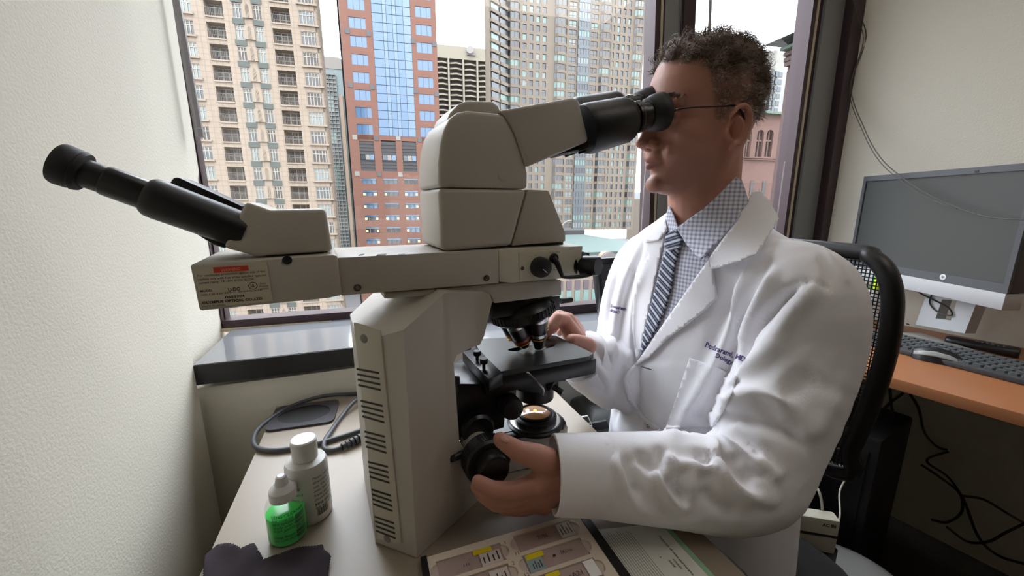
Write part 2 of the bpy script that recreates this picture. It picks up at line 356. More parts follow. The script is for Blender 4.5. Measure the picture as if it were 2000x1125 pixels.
for ci, (k, a0, a1) in enumerate(cols):
    w = a1-a0; ac = (a0+a1)/2; protos = []
    for gi, g in enumerate(gl):
        if k == 'b': q = win(w, h1*.72, 3, .45, .1, 1.25)
        else: q = win(w, hw, 5 if ci == 5 else (4 if k == 'w' else 3), .68)
        protos.append(L('window', (np.vstack(q.v), q.f), [g, M_wframe], T1, fm=q.m, loc=(ac, 0, -999)))
    used = set()
    for r, z in enumerate(rows):
        gi = random.choice([0, 0, 1, 2, 3] if k != 'b' else [1, 2, 2, 3]); zz = z-(hw if k != 'b' else h1*.72)+30
        if gi in used: o = protos[gi].copy(); COL.objects.link(o)
        else: o = protos[gi]; used.add(gi)
        o.location = (ac, 0, zz)
    for gi in range(4):
        if gi not in used: bpy.data.objects.remove(protos[gi])
    pr = None
    for z in rows:
        if k == 'b':          # balcony: solid low front with a coping, rail above it
            if pr is None:
                q = B(); q.add(aabb(-w/2, w/2, -.12, .1, -.16, 0)); q.add(aabb(-w/2, w/2, .02, .06, .86, .92), 1)
                for i in range(13): q.add(aabb(-w/2+w*i/12-.015, -w/2+w*i/12+.015, .03, .05, 0, .9), 1)
                q.add(aabb(-w/2, w/2, 1.1, 1.3, -.4, 0))
                pr = L('balcony_front', (np.vstack(q.v), q.f), [M_cream2, G_dark], T1, fm=q.m); o = pr
            else: o = pr.copy(); COL.objects.link(o)
            o.location = (ac, 0, z-h1*.72+30)
        elif k == 'w':
            if pr is None: pr = L('window_sill', aabb(-w/2-.2, w/2+.2, -.22, .05, -.2, 0), M_cream2, T1); o = pr
            else: o = pr.copy(); COL.objects.link(o)
            o.location = (ac, 0, z-hw+30)
        else:
            s = 1 if ci == 2 else -1
            if pr is None:
                q = B(); q.add(aabb(-w*.62, w*.62, -.05, .15, -h1+hw+.05, -.12)); q.add(aabb(-.07, .07, -.02, .06, 0, 1), 0)
                pr = L('spandrel_panel', aabb(-w*.66, w*.66, -.06, .12, -(h1-hw)+.06, -.08), M_green, T1); o = pr
                pb = L('stone_block', prism([(-w*.42, -.2, 0), (w*.42, -.2, 0), (w*.42, -.2, hw*.78), (w*.25, -.2, hw*.95), (-w*.25, -.2, hw*.95), (-w*.42, -.2, hw*.78)], (0, .22, 0)), M_cream2, T1); o2 = pb
            else: o = pr.copy(); COL.objects.link(o); o2 = pb.copy(); COL.objects.link(o2)
            o.location = (ac, 0, z-hw+30); o2.location = (ac+s*w*.95, 0, z-hw+30)
# ---- 2: slim glass tower behind the gap
D = 150.; T2 = building('slim_glass_tower', D, 'slim far glass tower showing in the gap between cream tower and brick tower')
X = lambda x, y=300: cb(x, y, D)[0]; zt = cb(645, 133, D)[1]; x0, x1 = X(615), X(700)
M_gt = mat('pale_teal_glass', (158, 182, 180), .25); M_slab = mat('pale_slab_edge', (206, 200, 192), .8)
L('glass_body', lb(x0, x1, .6, 18, zt-90, zt), M_gt, T2)
q = B()
for i in range(70): q.add(lb(x0, X(668), 0, 1.0, zt-2-i*1.25, zt-1.75-i*1.25))
for i in range(5): q.add(lb(X(640+i*7), X(640.7+i*7), -.1, 1, zt-90, zt-2))
L('floor_slabs', (np.vstack(q.v), q.f), M_slab, T2, kind='stuff')
L('pier', lb(X(672), X(678.5), -.6, 1, zt-90, zt-8), mat('tan_pier', (222, 190, 160), .8), T2)
L('crown', prism([(X(634), .4, zt+30), (X(690), .4, zt+30), (X(690), .4, zt+32), (X(676), .4, zt+33.5), (X(634), .4, zt+33.5)], (0, 10, 0)), mat('pale_crown', (206, 198, 186), .8), T2)
q = B()
for i, (g0, g1) in enumerate([(0, 5), (11, 15), (22, 30)]): q.add(lb(X(640), X(660), .3, .7, zt-8-g1, zt-8-g0))
L('spandrel_glass', (np.vstack(q.v), q.f), G_teal, T2)
# ---- 3: brick tower with blue curtain wall
D = 90.; T3 = building('brick_tower', D, 'red brick office tower with bright blue glass curtain wall and square windows')
M_brick = stone('red_brown_brick', (190, 130, 106), .55, .02, .85, 1.2, .45); M_blue = mat('blue_glass', (124, 170, 216), .1, spec=.7); M_blue2 = mat('pale_blue_glass', (146, 186, 222), .1, spec=.7); M_mull = mat('blue_grey_mullion', (58, 84, 120), .5)
M_louv = mat('grey_louvre', (104, 102, 102), .8); M_sq = mat('pale_stone_square', (220, 212, 204), .8); M_sqg = mat('grey_stone_square', (140, 136, 138), .8)
X = lambda x, y=250: cb(x, y, D)[0]; Z = lambda y, x: cb(x, y, D)[1]
h3 = (Z(32, 680)-Z(242, 697))/6; z3 = Z(32, 680); hb = h3*.6
cl, cc, cr_ = (X(697), X(728)), (X(740), X(812)), (X(821), X(850)); aL, aR = cb(656, 0, D)[0], cb(858, 218, D)[0]
aL = (aL+cb(693, 381, D)[0])/2; zt = z3+h3*7; zlow = Z(266, 770); zbt = Z(640, 760)
bb = B(); rows = [z3-h3*i for i in range(-6, 7)]
for a0, a1 in ((aL, cl[0]), (cl[1], cc[0]), (cc[1], cr_[0]), (cr_[1], aR)): bb.add(lb(a0, a1, 0, 1, zlow, zt))
for a0, a1 in (cl, cr_):
    for z in rows: bb.add(lb(a0, a1, 0, 1, z-h3, z-hb))
    bb.add(lb(a0, a1, 0, 1, rows[0], zt))
bb.add(lb(aL, aR, .9, 16, zbt, zt)); z4 = Z(275, 770); bb.add(lb(aL, aR, 0, 1, z4, zlow))
bays = [(cb(707, 353, D)[0], cb(735, 353, D)[0]), (cb(749, 353, D)[0], cb(777, 353, D)[0]), (cb(789, 353, D)[0], cb(816, 353, D)[0]), (cb(829, 353, D)[0], cb(852, 353, D)[0])]
e = [aL]+[v for c in bays for v in c]+[aR]
for i in range(0, len(e), 2): bb.add(lb(e[i], e[i+1], 0, 1, zbt, z4))
yr = [(348, 359), (372, 383), (396.5, 407), (420, 431), (444, 455), (466.5, 477), (489, 499), (511, 521)]
zr = [(Z(a, 720), Z(b_, 720)) for a, b_ in yr]
zband = (Z(275, 720), Z(334, 720))
for a0, a1 in bays:
    pz = zband[1]
    for zt_, zb_ in zr: bb.add(lb(a0, a1, 0, 1, zt_, pz)); pz = zb_
    bb.add(lb(a0, a1, 0, 1, zbt, pz))
L('brick_wall', (np.vstack(bb.v), bb.f), M_brick, T3)
for a0, a1 in (cl, cr_):
    pr = None
    for z in rows:
        if pr is None:
            q = B(); w = a1-a0; q.add(aabb(-w/2, w/2, .12, .3, 0, hb)); q.add(aabb(-w*.18, -w*.16, .08, .2, 0, hb), 1); q.add(aabb(w*.2, w*.22, .08, .2, 0, hb), 1)
            pr = L('window', (np.vstack(q.v), q.f), [M_blue, M_mull], T3, fm=q.m); o = pr
        else: o = pr.copy(); COL.objects.link(o)
        o.location = ((a0+a1)/2, 0, z-hb+30)
fr = [0, .27, .37, .52, .62, .8, 1.0]; wc = cc[1]-cc[0]; zz = zlow; prs = {}
while zz < zt:
    for i in range(6):
        w = wc*(fr[i+1]-fr[i])
        if i not in prs: o = L('curtain_pane', aabb(.04, w-.04, .05, .2, .05, h3/2-.05), M_blue if i in (0, 2, 4) else M_blue2, T3); prs[i] = o
        else: o = prs[i].copy(); COL.objects.link(o)
        o.location = (cc[0]+wc*fr[i], 0, zz+30)
    zz += h3/2
L('curtain_frame', lb(cc[0], cc[1], .16, 1, zlow, zt), M_mull, T3)
for a0, a1 in bays:
    q = B(); q.add(lb(a0, a1, .1, .4, zband[1], zband[0]))
    for i in range(9): z = zband[1]+(zband[0]-zband[1])*i/9; q.add(lb(a0, a1, .02, .14, z, z+.12))
    L('louvre_band', (np.vstack(q.v), q.f), M_louv, T3)
    w = a1-a0; zm, zn = Z(302, 720), Z(312, 720)
    for i, g in enumerate([G_slate, M_sq, M_blue2]): L('window', lb(a0+w*(.06+.31*i), a0+w*(.34+.31*i), -.06, .2, zn, zm), g, T3)
    for zt_, zb_ in zr:
        g = random.choice([G_slate, G_dark, G_slate, M_blue2, G_brown])
        q = B(); q.add(lb(a0, a1, .2, .4, zb_, zt_), 0)
        for i in range(4): x = a0+w*i/3; q.add(lb(x-.1, x+.1, .1, .3, zb_, zt_), 1)
        q.add(lb(a0, a1, .05, .3, zt_-.28, zt_), 2)
        L('ribbon_window', (np.vstack(q.v), q.f), [g, M_sqg, M_blue2], T3, fm=q.m)
    for zt_, zb_ in zr[1:6]:
        if random.random() < .75:
            for xx in (a0+w*.1, a0+w*.88):
                if random.random() < .8: L('lit_lamp', lb(xx-.22, xx+.22, .02, .18, zb_+.15, zb_+.6), emit('warm_office_lamp', (255, 226, 150), 1.0), T3)
s = X(730)-X(721)
for x, y, m in [(693, 268, M_sq), (778, 270, M_sq), (735, 270, M_sqg), (698, 339, M_sq), (782, 341, M_sq), (741, 340, M_sqg), (820, 273, M_sqg), (678, 60, M_sqg), (720, 66, M_sqg), (807, 80, M_sqg), (848, 86, M_sqg), (684.5, 166, M_sqg), (727, 170, M_sqg), (812, 178, M_sqg), (853, 184, M_sqg)]:
    a, z = cb(x, y, D); L('stone_square', lb(a-s/2, a+s/2, -.08, .2, z-s/2, z+s/2), m, T3)
# ---- 4: far tan slab block
D = 255.; T4 = building('balcony_block', D, 'far brown apartment block with rows of curved balconies under a cream parapet')
X = lambda x, y=160: cb(x, y, D)[0]; Z = lambda y, x=900: cb(x, y, D)[1]
zt, zp = Z(92), Z(117); M_cp = mat('cream_parapet', (226, 214, 188), .8); M_rail = mat('brown_balcony_rail', (120, 108, 104), .8, var=.3, vscale=.25)
L('block_body', lb(X(838), X(985), 1.2, 25, Z(420), zp), M_rail, T4)
L('parapet', lb(X(838), X(985), -1, 25, zp, zt), M_cp, T4)
for x in (850, 876.5, 905, 932, 958): L('pier', lb(X(x-1.6), X(x+1.6), -1.6, 3, Z(420), zp), M_cp, T4)
pr = None; wb_ = X(877.5)-X(850)
for i in range(34):
    for j in range(4):
        if pr is None: pr = L('balcony_slab', prism([(0, 1, 0), (0, -.3, 0), (wb_/2, -2.2, 0), (wb_, -.3, 0), (wb_, 1, 0)], (0, 0, .8)), M_cp, T4); o = pr
        else: o = pr.copy(); COL.objects.link(o)
        o.location = (X(850)+wb_*j, 0, zp-2.9*(i+1)+30)
q = B(); a, z = cb(918, 101, D); q.add(lathe([(.2, 0), (1.6, .5), (2.2, 1.2)], (a, -1.5, z+30), (-.3, -1, .2), 14)); q.add(lb(a-2, a+3, -1.8, -.8, z-2.4, z-1))
L('rooftop_dish', (np.vstack(q.v), q.f), M_slab, T4)
# ---- 5: large tan tower with bay windows
D = 125.; T5 = building('bay_window_tower', D, 'large tan apartment tower with columns of teal bay windows, left of the mullion')
M_tan = stone('tan_stone', (196, 178, 156), .5, .02, .9, 1.6, .8); M_tanf = mat('tan_bay_stone', (200, 182, 160), .85)
X = lambda x, y=60: cb(x, y, D)[0]; Z = lambda y, x=1085: cb(x, y, D)[1]
h5 = (Z(17)-Z(178))/9; z5 = Z(17); hb = h5*.66
rows = [z5-h5*i for i in range(-9, 30)]; zbt = Z(446, 1100)-.5; rows = [z for z in rows if z-hb > zbt]; zt = rows[0]+h5
cols = [('bay', X(991), X(1016)), ('n', X(1021), X(1028.5)), ('n', X(1034.5), X(1041.5)), ('n', X(1047.5), X(1054.5)), ('n', X(1060.5), X(1067.5)), ('bay', X(1083.5), X(1107.5)), ('m', X(1112), X(1126)), ('gl', X(1129.5), X(1151.5)), ('m', X(1155), X(1168)),
        ('bay', X(1172.5), X(1194)), ('t', X(1198), X(1201)), ('n', X(1206), X(1211.5)), ('n', X(1216.5), X(1221.5)), ('n', X(1226.5), X(1231.5)), ('bay', X(1238), X(1256))]
aL, aR = X(987), X(1259.5); e = [aL]+[v for c in cols for v in c[1:]]+[aR]; bb = B()
for i in range(0, len(e), 2): bb.add(lb(e[i], e[i+1], 0, 1, zbt, zt))
for k, a0, a1 in cols:
    for z in rows:
        if k != 'gl': bb.add(lb(a0, a1, 0, 1, z-h5, z-hb))
    bb.add(lb(a0, a1, 0, 1, rows[0], zt))
bb.add(lb(aL, aR, .9, 3, zbt, zt))
def bayring(a0, a1, z0, z1, d, y0=0.): w = a1-a0; return prism([(a0, y0+.3, z0+30), (a0, y0, z0+30), (a0+w*.2, y0-d, z0+30), (a1-w*.2, y0-d, z0+30), (a1, y0, z0+30), (a1, y0+.3, z0+30)], (0, 0, z1-z0))
for k, a0, a1 in cols:
    if k == 'bay':
        for z in rows: bb.add(bayring(a0, a1, z-h5, z-hb, 1.0))
L('facade_wall', (np.vstack(bb.v), bb.f), M_tan, T5)
q = B()
gs = [G_teal, G_slate, G_slate, G_dark, G_pale]
for ci, (k, a0, a1) in enumerate(cols):
    protos = {}; w = a1-a0
    for z in rows:
        gi = random.choices([0, 1, 2, 3, 4], [3, 3, 3, 3, 1])[0]
        if k in ('n', 't'): q.add(lb(a0, a1, .25, .5, z-hb, z), gi); continue
        if gi not in protos:
            s = B()
            if k == 'bay':
                s.add(prism([(-w/2, .1, 0), (-w/2*.96, -.02, 0), (-w*.3, -.8, 0), (w*.3, -.8, 0), (w/2*.96, -.02, 0), (w/2, .1, 0)], (0, 0, hb)), 0)
                for x in (-.3, 0, .3): s.add(aabb(w*x-.1, w*x+.1, -.9, -.7, 0, hb), 1)
            elif k == 'gl':
                s.add(aabb(-w/2, w/2, -.3, .3, 0, hb), 0); s.add(aabb(-w/2, w/2, -.45, .3, -h5+hb, 0), 2)
                for x in (-.5, -.25, 0, .25, .5): s.add(aabb(w*x-.1, w*x+.1, -.42, -.2, 0, hb), 2)
            else:
                s.add(aabb(-w/2, w/2, .2, .4, 0, hb), 0); s.add(aabb(-.1, .1, .1, .3, 0, hb), 1); s.add(aabb(-w/2, w/2, .1, .3, hb*.3, hb*.36), 1)
            protos[gi] = L('bay_window' if k == 'bay' else 'window', (np.vstack(s.v), s.f), [gs[gi], M_tanf, G_slate], T5, fm=s.m); o = protos[gi]
        else: o = protos[gi].copy(); COL.objects.link(o)
        o.location = ((a0+a1)/2, 0, z-hb+30)
L('narrow_windows', (np.vstack(q.v), q.f), gs, T5, fm=q.m, kind='stuff')
# its angled wing at the left
WA = radians(38); q = B(); s = B(); wl = (X(990)-X(949))/cos(WA)
for z in rows:
    q.add(aabb(-wl, 0, 0, 1, z-h5+30, z-hb+30), 0)
    for i in range(2):
        xa = -wl*(.94-.5*i); s.add(aabb(xa, xa+wl*.38, -.5, .4, z-hb+30, z+30), random.choice([0, 1, 2, 3]))
        q.add(aabb(xa-.2, xa+wl*.38+.2, -.9, 0, z-h5+30, z-hb+30), 0)
for i in range(3): q.add(aabb(-wl+wl*.5*i-wl*.03, -wl+wl*.5*i+wl*.05, -.2, 1, zbt+30, zt+30), 0)
q.add(aabb(-wl, 0, .9, 1.5, zbt+30, zt+30), 0)
wg = L('wing_wall', (np.vstack(q.v), q.f), M_tanf, T5, loc=(X(989), 0, 0), rz=-WA*-1)
L('wing_windows', (np.vstack(s.v), s.f), gs, T5, fm=s.m, kind='stuff', loc=(X(989), 0, 0), rz=WA)
# ---- 6: low building with the pale green roof, in front of the tan tower
D = 60.; T6 = building('green_roof_hall', D, 'low hall with pale green roof and arched gables below the tan tower')
M_roof = mat('pale_green_roof', (120, 148, 140), .7, var=.06, vscale=.3); X = lambda x, y=500: cb(x, y, D)[0]; Z = lambda y, x=1180: cb(x, y, D)[1]
zr_ = CAM_H-.085*60*.99
zr_ = Z(494); b1 = 64.
L('roof', lb(X(1075), X(1330), 1.5, 58, zr_-.5, zr_), M_roof, T6)
L('roof_ridge', lb(X(1090), X(1330), 40, 58, zr_-.5, zr_+1.2), mat('snowy_gravel', (96, 97, 95), .9, var=.2, vscale=1.5), T6)
M_gab = mat('pinkish_gable', (196, 180, 184), .8); M_hall = mat('hall_stone', (214, 196, 172), .85)
def arch(xc, r, z0, hh, y0, y1, n=14):
    p = [(xc-r, y0, z0+30), (xc+r, y0, z0+30)]+[(xc+r*cos(pi*i/n), y0, z0+hh+30+r*sin(pi*i/n)) for i in range(n+1)]; return prism(p, (0, y1-y0, 0))
zg = Z(516)
for xx in (1143, 1190, 1237): 
    a = X(xx); rr = X(xx+16)-a; o = L('arched_gable', arch(a, rr, zg, .4, 0, 1.5), M_gab, T6); L('gable_rim', arch(a, rr*1.1, zg, .4, .2, 1.6), M_hall, T6)
L('hall_wall', lb(X(1075), X(1330), .3, 3, Z(640), zg+.05), M_hall, T6)
for i, xx in enumerate(range(1092, 1300, 17)):
    for y0, y1 in ((545, 562), (564, 588)): L('window', lb(X(xx), X(xx+10), .1, .5, Z(y1), Z(y0)), G_teal if y0 > 560 else mat('mauve_blind', (150, 128, 140), .7), T6)
p0 = [(X(1204+46*t)*1.0, 30, zr_+30+1.2*0+4.2*sin(t*pi*.55)) for t in np.linspace(0, 1, 8)]
L('curved_rib', tube(p0, .18, 6, 2), M_slab, T6)
# ---- 7: distant mansard house in the sliver left of the mullion
D = 190.; T7 = building('distant_house', D, 'small distant stone house with dark roof right of the tan tower')
X = lambda x, y=420: cb(x, y, D)[0]; Z = lambda y, x=1255: cb(x, y, D)[1]
L('house_wall', lb(X(1249), X(1300), 0, 12, Z(470), Z(388)), M_tan, T7); L('mansard_roof', prism([(X(1249), 0, Z(388)+30), (X(1300), 0, Z(388)+30), (X(1297), 2, Z(376)+30), (X(1252), 2, Z(376)+30)], (0, 10, 0)), G_slate, T7)
q = B()
for y in (394, 405, 416, 427, 438):
    for x in (1252, 1257, 1262, 1268): q.add(lb(X(x), X(x+3), -.2, .4, Z(y+6), Z(y)))
L('windows', (np.vstack(q.v), q.f), G_brown, T7, kind='stuff')
# ---- 8: pale concrete tower in the right pane
D = 150.; T8 = building('concrete_tower', D, 'pale concrete tower with a white window grid rising above the brick hall')
X = lambda x, y=150: cb(x, y, D)[0]; Z = lambda y, x=1500: cb(x, y, D)[1]; M_conc = mat('pale_concrete', (226, 222, 208), .85)
zt = Z(97, 1513); xc, xl, xr = X(1512), X(1455), X(1545)
L('concrete_body', prism([(xl, 14, -40+30), (xc, 0, -40+30), (xr, 4, -40+30), (xr, 22, -10), (xl, 26, -10)], (0, 0, zt+40)), M_conc, T8)
q = B(); q2 = B()
for i in range(26):
    z = Z(140, 1525)-2.9*i
    q.add(lb(X(1507), X(1511), -.4, 1.0, z-2.3, z)); q.add(lb(X(1513.5), X(1519), -.4, 1.5, z-2.3, z), 0)
    for j in range(2): q2.add(lb(X(1523.5+9*j), X(1530.5+9*j), -.2, 3, z-1.9, z))
L('dark_bays', (np.vstack(q.v), q.f), G_slate, T8, kind='stuff'); 
for i in range(26):
    z = Z(140, 1525)-2.9*i; L('window', lb(X(1523.5), X(1530.5), .6, 3, z-1.9, z), G_slate, T8)
L('window_grid', lb(X(1521), X(1545), .8, 4, -40, Z(137, 1525)), mat('white_grid', (240, 238, 230), .8), T8)
# ---- 9: romanesque brick hall
D = 45.; T9 = building('arched_brick_hall', D, 'pinkish brick hall with tall arched windows and green eaves, behind the head')
M_pb = stone('pinkish_brick', (186, 136, 120), 1.2, .02, .86, .6, .25); X = lambda x, y=300: cb(x, y, D)[0]; Z = lambda y, x=1470: cb(x, y, D)[1]
zt = Z(223, 1500); xr = X(1517)
arcs = [(1460.5, 5.5), (1482.5, 6.5), (1501, 6.5)]
wl = [(x-r, y) for x, r in arcs for y in ()]
outer = [(X(1380), 0, Z(520)+30), (xr, 0, Z(520)+30), (xr, 0, zt+30), (X(1380), 0, zt+30)]
holes = []
for x, r in arcs:
    a = X(x, 290); rr = X(x+r, 290)-a; z0, z1 = Z(306, x), Z(262, x)
    holes.append([(a-rr, 0, z0+30), (a+rr, 0, z0+30)]+[(a+rr*cos(pi*i/8), 0, z1+30+rr*sin(pi*i/8)) for i in range(9)])
L('brick_wall', prism_hole(outer, holes, (0, .6, 0)), M_pb, T9); L('side_wall', prism([(xr, 0, Z(520)+30), (xr+1.7, 6, Z(520)+30), (xr+1.7, 6, zt+30), (xr, 0, zt+30)], (-.1, .3, 0)), mat('shaded_brick', (140, 104, 98), .85), T9)  # side wall in a darker copy of the brick, shade put into colour
for x, r in arcs:
    a = X(x, 290); rr = X(x+r, 290)-a
    q = B(); q.add(lb(a-rr, a+rr, .35, .5, Z(306, x), Z(262, x)+rr)); q.add(lb(a-.06, a+.06, .2, .45, Z(306, x), Z(262, x)+rr), 1); q.add(lb(a-rr, a+rr, .2, .45, Z(276, x), Z(273, x)), 1)
    L('arched_window', (np.vstack(q.v), q.f), [G_brown, M_pb], T9, fm=q.m)
for x in (1464, 1488, 1510): L('small_window', lb(X(x, 370), X(x+7, 370), -.05, .2, Z(382, x), Z(353, x)), G_dark if x > 1500 else G_brown, T9)
for y in (307.5, 311): L('string_course', lb(X(1380), xr+.1, -.25, .1, Z(y+1.6), Z(y)), M_pb, T9)
L('eaves', lb(X(1380), xr+.7, -.7, .8, zt-.05, zt+.22), mat('copper_green', (150, 186, 158), .7), T9)
L('hipped_roof', prism([(X(1380), -.6, zt+30.2), (xr+.6, -.6, zt+30.2), (X(1468), 5, zt+31.9), (X(1380), 5, zt+31.9)], (0, 4, 0)), mat('grey_brown_tiles', (150, 128, 116), .85), T9)
# ---- 10: brown turret with green cornice at the right frame
D = 38.; T10 = building('turret', D, 'brown stone turret with green copper cornice beside the right window frame')
M_tur = mat('brown_turret_stone', (150, 120, 114), .85, var=.15, vscale=1.2); X = lambda x, y=200: cb(x, y, D)[0]; Z = lambda y, x=1550: cb(x, y, D)[1]
XB = lambda x, y=200: cb(x, y, D+2.5)[0]
L('shaft', lb(XB(1529), X(1600), 0, 2.5, Z(520), Z(115)), M_tur, T10)
for i, (x, y0, y1) in enumerate([(1535, 114, 104), (1533, 104, 96), (1531, 92, 84)]): L('corbel', lb(XB(x, 100), X(1600), -.3-.2*i, 2.5, Z(y0), Z(y1)), M_tur, T10)
L('corbel_frieze', lb(XB(1536, 100), X(1600), -.3, 2.5, Z(104), Z(80)), M_tur, T10)
for i in range(7): z = Z(130+16*i); a = X(1557, 170); L('carved_lozenge', prism([(a-.28, -.12, z+30), (a, -.12, z+29.6), (a+.28, -.12, z+30), (a, -.12, z+30.4)], (0, .2, 0)), M_tur, T10)
q = prism([(XB(1525, 80), -1, Z(82)+30), (X(1600, 80), -1, Z(82)+30), (X(1600, 80), -1, Z(66)+30), (XB(1540, 80), -1, Z(66)+30), (XB(1525, 80), -1, Z(76)+30)], (0, 3.5, 0))
L('copper_cornice', q, mat('copper_green', (150, 186, 158), .7), T10)
L('roof_cap', prism([(X(1546, 60), -.6, Z(66)+30), (X(1610, 60), -.6, Z(66)+30), (X(1610, 60), 2, Z(30)+30), (X(1575, 60), 2, Z(38)+30)], (0, 4, 0)), G_slate, T10)
# ground far below, so that the sky does not light the facades from under
S(mesh('ground_1', *box((100, 160, -31), 900, 330, 1), mat('street_asphalt', (40, 39, 38), .9), smooth=0)); bpy.data.objects['ground_1'].name = 'street_ground'

# exposure put into colour: outside tones cut alike against the strong sky
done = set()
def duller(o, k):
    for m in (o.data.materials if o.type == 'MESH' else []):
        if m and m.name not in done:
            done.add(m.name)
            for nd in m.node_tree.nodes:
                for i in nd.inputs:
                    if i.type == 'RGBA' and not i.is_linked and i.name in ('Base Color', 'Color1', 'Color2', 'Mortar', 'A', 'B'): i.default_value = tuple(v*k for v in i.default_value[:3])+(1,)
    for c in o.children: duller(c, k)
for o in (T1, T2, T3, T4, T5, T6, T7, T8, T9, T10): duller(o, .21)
# ================================================================== DESK AND WHAT LIES ON IT
M_desk = mat('cream_laminate', (146, 134, 120), .38, var=.03, vscale=3)
M_blk = mat('black_plastic', (24, 23, 25), .42, bump=.08, bscale=900); M_blk2 = mat('satin_black_metal', (20, 20, 22), .3); M_rub = mat('black_rubber', (22, 20, 22), .6)
M_body = mat('warm_grey_enamel', (184, 178, 168), .42, var=.03, vscale=12, bump=.12, bscale=900)
M_pale = mat('pale_grey_plate', (206, 202, 186), .45, bump=.06, bscale=900)
M_steel = mat('bright_steel', (205, 205, 205), .22, metal=1.); M_ink = mat('dark_print', (46, 40, 40), .6)
DZ = .74
dk = empty('desk', (.09, .6, 0), 'cream laminate desk under the microscope with a cable grommet', 'desk')
# tabletop with the grommet opening cut through
gq = [on_z(x, y, DZ) for x, y in ((547, 834), (619, 824), (640, 793), (571, 799))]; gc = sum(gq)/4; gx = nrm(gq[1]-gq[0]); gy = np.cross(ZUP, gx); gw, gh = .105, .085
hole = [gc+gx*gw*.47*cos(t)+gy*gh*.42*sin(t) for t in np.linspace(0, 2*pi, 24, endpoint=False)]
hole = [h*V(1, 1, 0)+V(0, 0, DZ-.028) for h in hole]
tr = [(-.210, .893), (-.214, -.35), (.383, -.35), (.383, .30), (.378, .893)]
mesh('tabletop', *prism_hole([(x, y, DZ-.028) for x, y in tr], [hole], (0, 0, .028)), M_desk, dk, smooth=30)
b = B(); b.add(aabb(-.20, -.17, -.30, .85, 0, DZ-.029)); mesh('side_panel', np.vstack(b.v), b.f, M_desk, dk)
b = B(); b.add(aabb(.345, .37, -.30, .85, 0, DZ-.029)); mesh('side_panel', np.vstack(b.v), b.f, M_desk, dk)
orr = [gc+gx*x+gy*y+ZUP*.0005 for x, y in rrect(gw*1.16, gh*1.12, .014)]; hr = [gc+gx*gw*.46*cos(t)+gy*gh*.41*sin(t)+ZUP*.0005 for t in np.linspace(0, 2*pi, 24, endpoint=False)]
gr = mesh('grommet', *prism_hole(orr, [hr], (0, 0, .004)), mat('grommet_plastic', (50, 47, 52), .45), dk, smooth=30)
mesh('grommet_sleeve', *loft([[p-ZUP*.075 for p in hr], [p+ZUP*.002 for p in hr]]), M_rub, gr); mesh('grommet_shade', *prism([p-ZUP*.022 for p in hr], -ZUP*.004), mat('dark_void', (9, 9, 9), .9), gr)  # black disc stands in for the darkness inside the hole

# ------------------------------------------------------------------ MICROSCOPE
MO = V(.028, .416, DZ+.001); ma = radians(6); MU = V(cos(ma), sin(ma), 0); MV = V(-sin(ma), cos(ma), 0)
def mw(u, v, w): return MO+MU*u+MV*v+ZUP*w
def muv(p): d = np.asarray(p)-MO; return V(d@MU, d@MV, d[2])
def mp(x, y, v): return on_pl(x, y, MO+MV*v, MV)              # picture point -> world, on the microscope's plane v
def mprism(pts, v0, v1=None): P = [mp(x, y, v0) for x, y in pts]; v1 = .22-v0 if v1 is None else v1; return prism(P, MV*(v1-v0))
mic = empty('microscope', mw(.12, .11, 0), 'large grey two-head microscope with a second viewing bar reaching left', 'microscope')
# stand: wedge-shaped column and arm
def vn(u): return -u*1.075 if u < 0 else min(u*.55, .055)
def mps(x, y):
    v = .03
    for _ in range(12): p = muv(mp(x, y, v)); v = vn(p[0])
    return p[0], p[2]
top = mps(963, 578); prof = [(-.0425, .0), (.118, .0)]
prof += [mps(*p) for p in ((897, 860), (886, 708), (893, 693), (937, 674), (946, 655), (961, 590), (957, 575), (945, 570))]
wN = muv(on_pl(750, 638, mw(0, 0, 0), hdg(45)))[2]; uR, wR = mps(868, 573); prof += [(uR, wR), (-.0425, wN-.0425*(wR-wN)/uR)]
bm = bmesh.new(); P0 = [mw(u, 0, w) for u, w in prof]; v_, f_ = prism(P0, MV*.22)
vs = [bm.verts.new(tuple(p)) for p in v_]; [bm.faces.new([vs[i] for i in q]) for q in f_]
for u0 in (-.0425, -.03, -.015, 0., .02, .05, .08, .1):
    bmesh.ops.bisect_plane(bm, geom=bm.verts[:]+bm.edges[:]+bm.faces[:], plane_co=tuple(mw(u0, 0, 0)), plane_no=tuple(MU))
vv = []; 
for i, q in enumerate(bm.verts):
    u, v, w = muv(q.co); s = -1 if v < .11 else 1; vv.append(mw(u, .11+s*(.11-vn(u)), w)); q.index = i
ff = [[q.index for q in f.verts] for f in bm.faces]; bm.free()
stand = mesh('stand', vv, ff, M_body, mic, bevel=.008, seg=3, smooth=40)
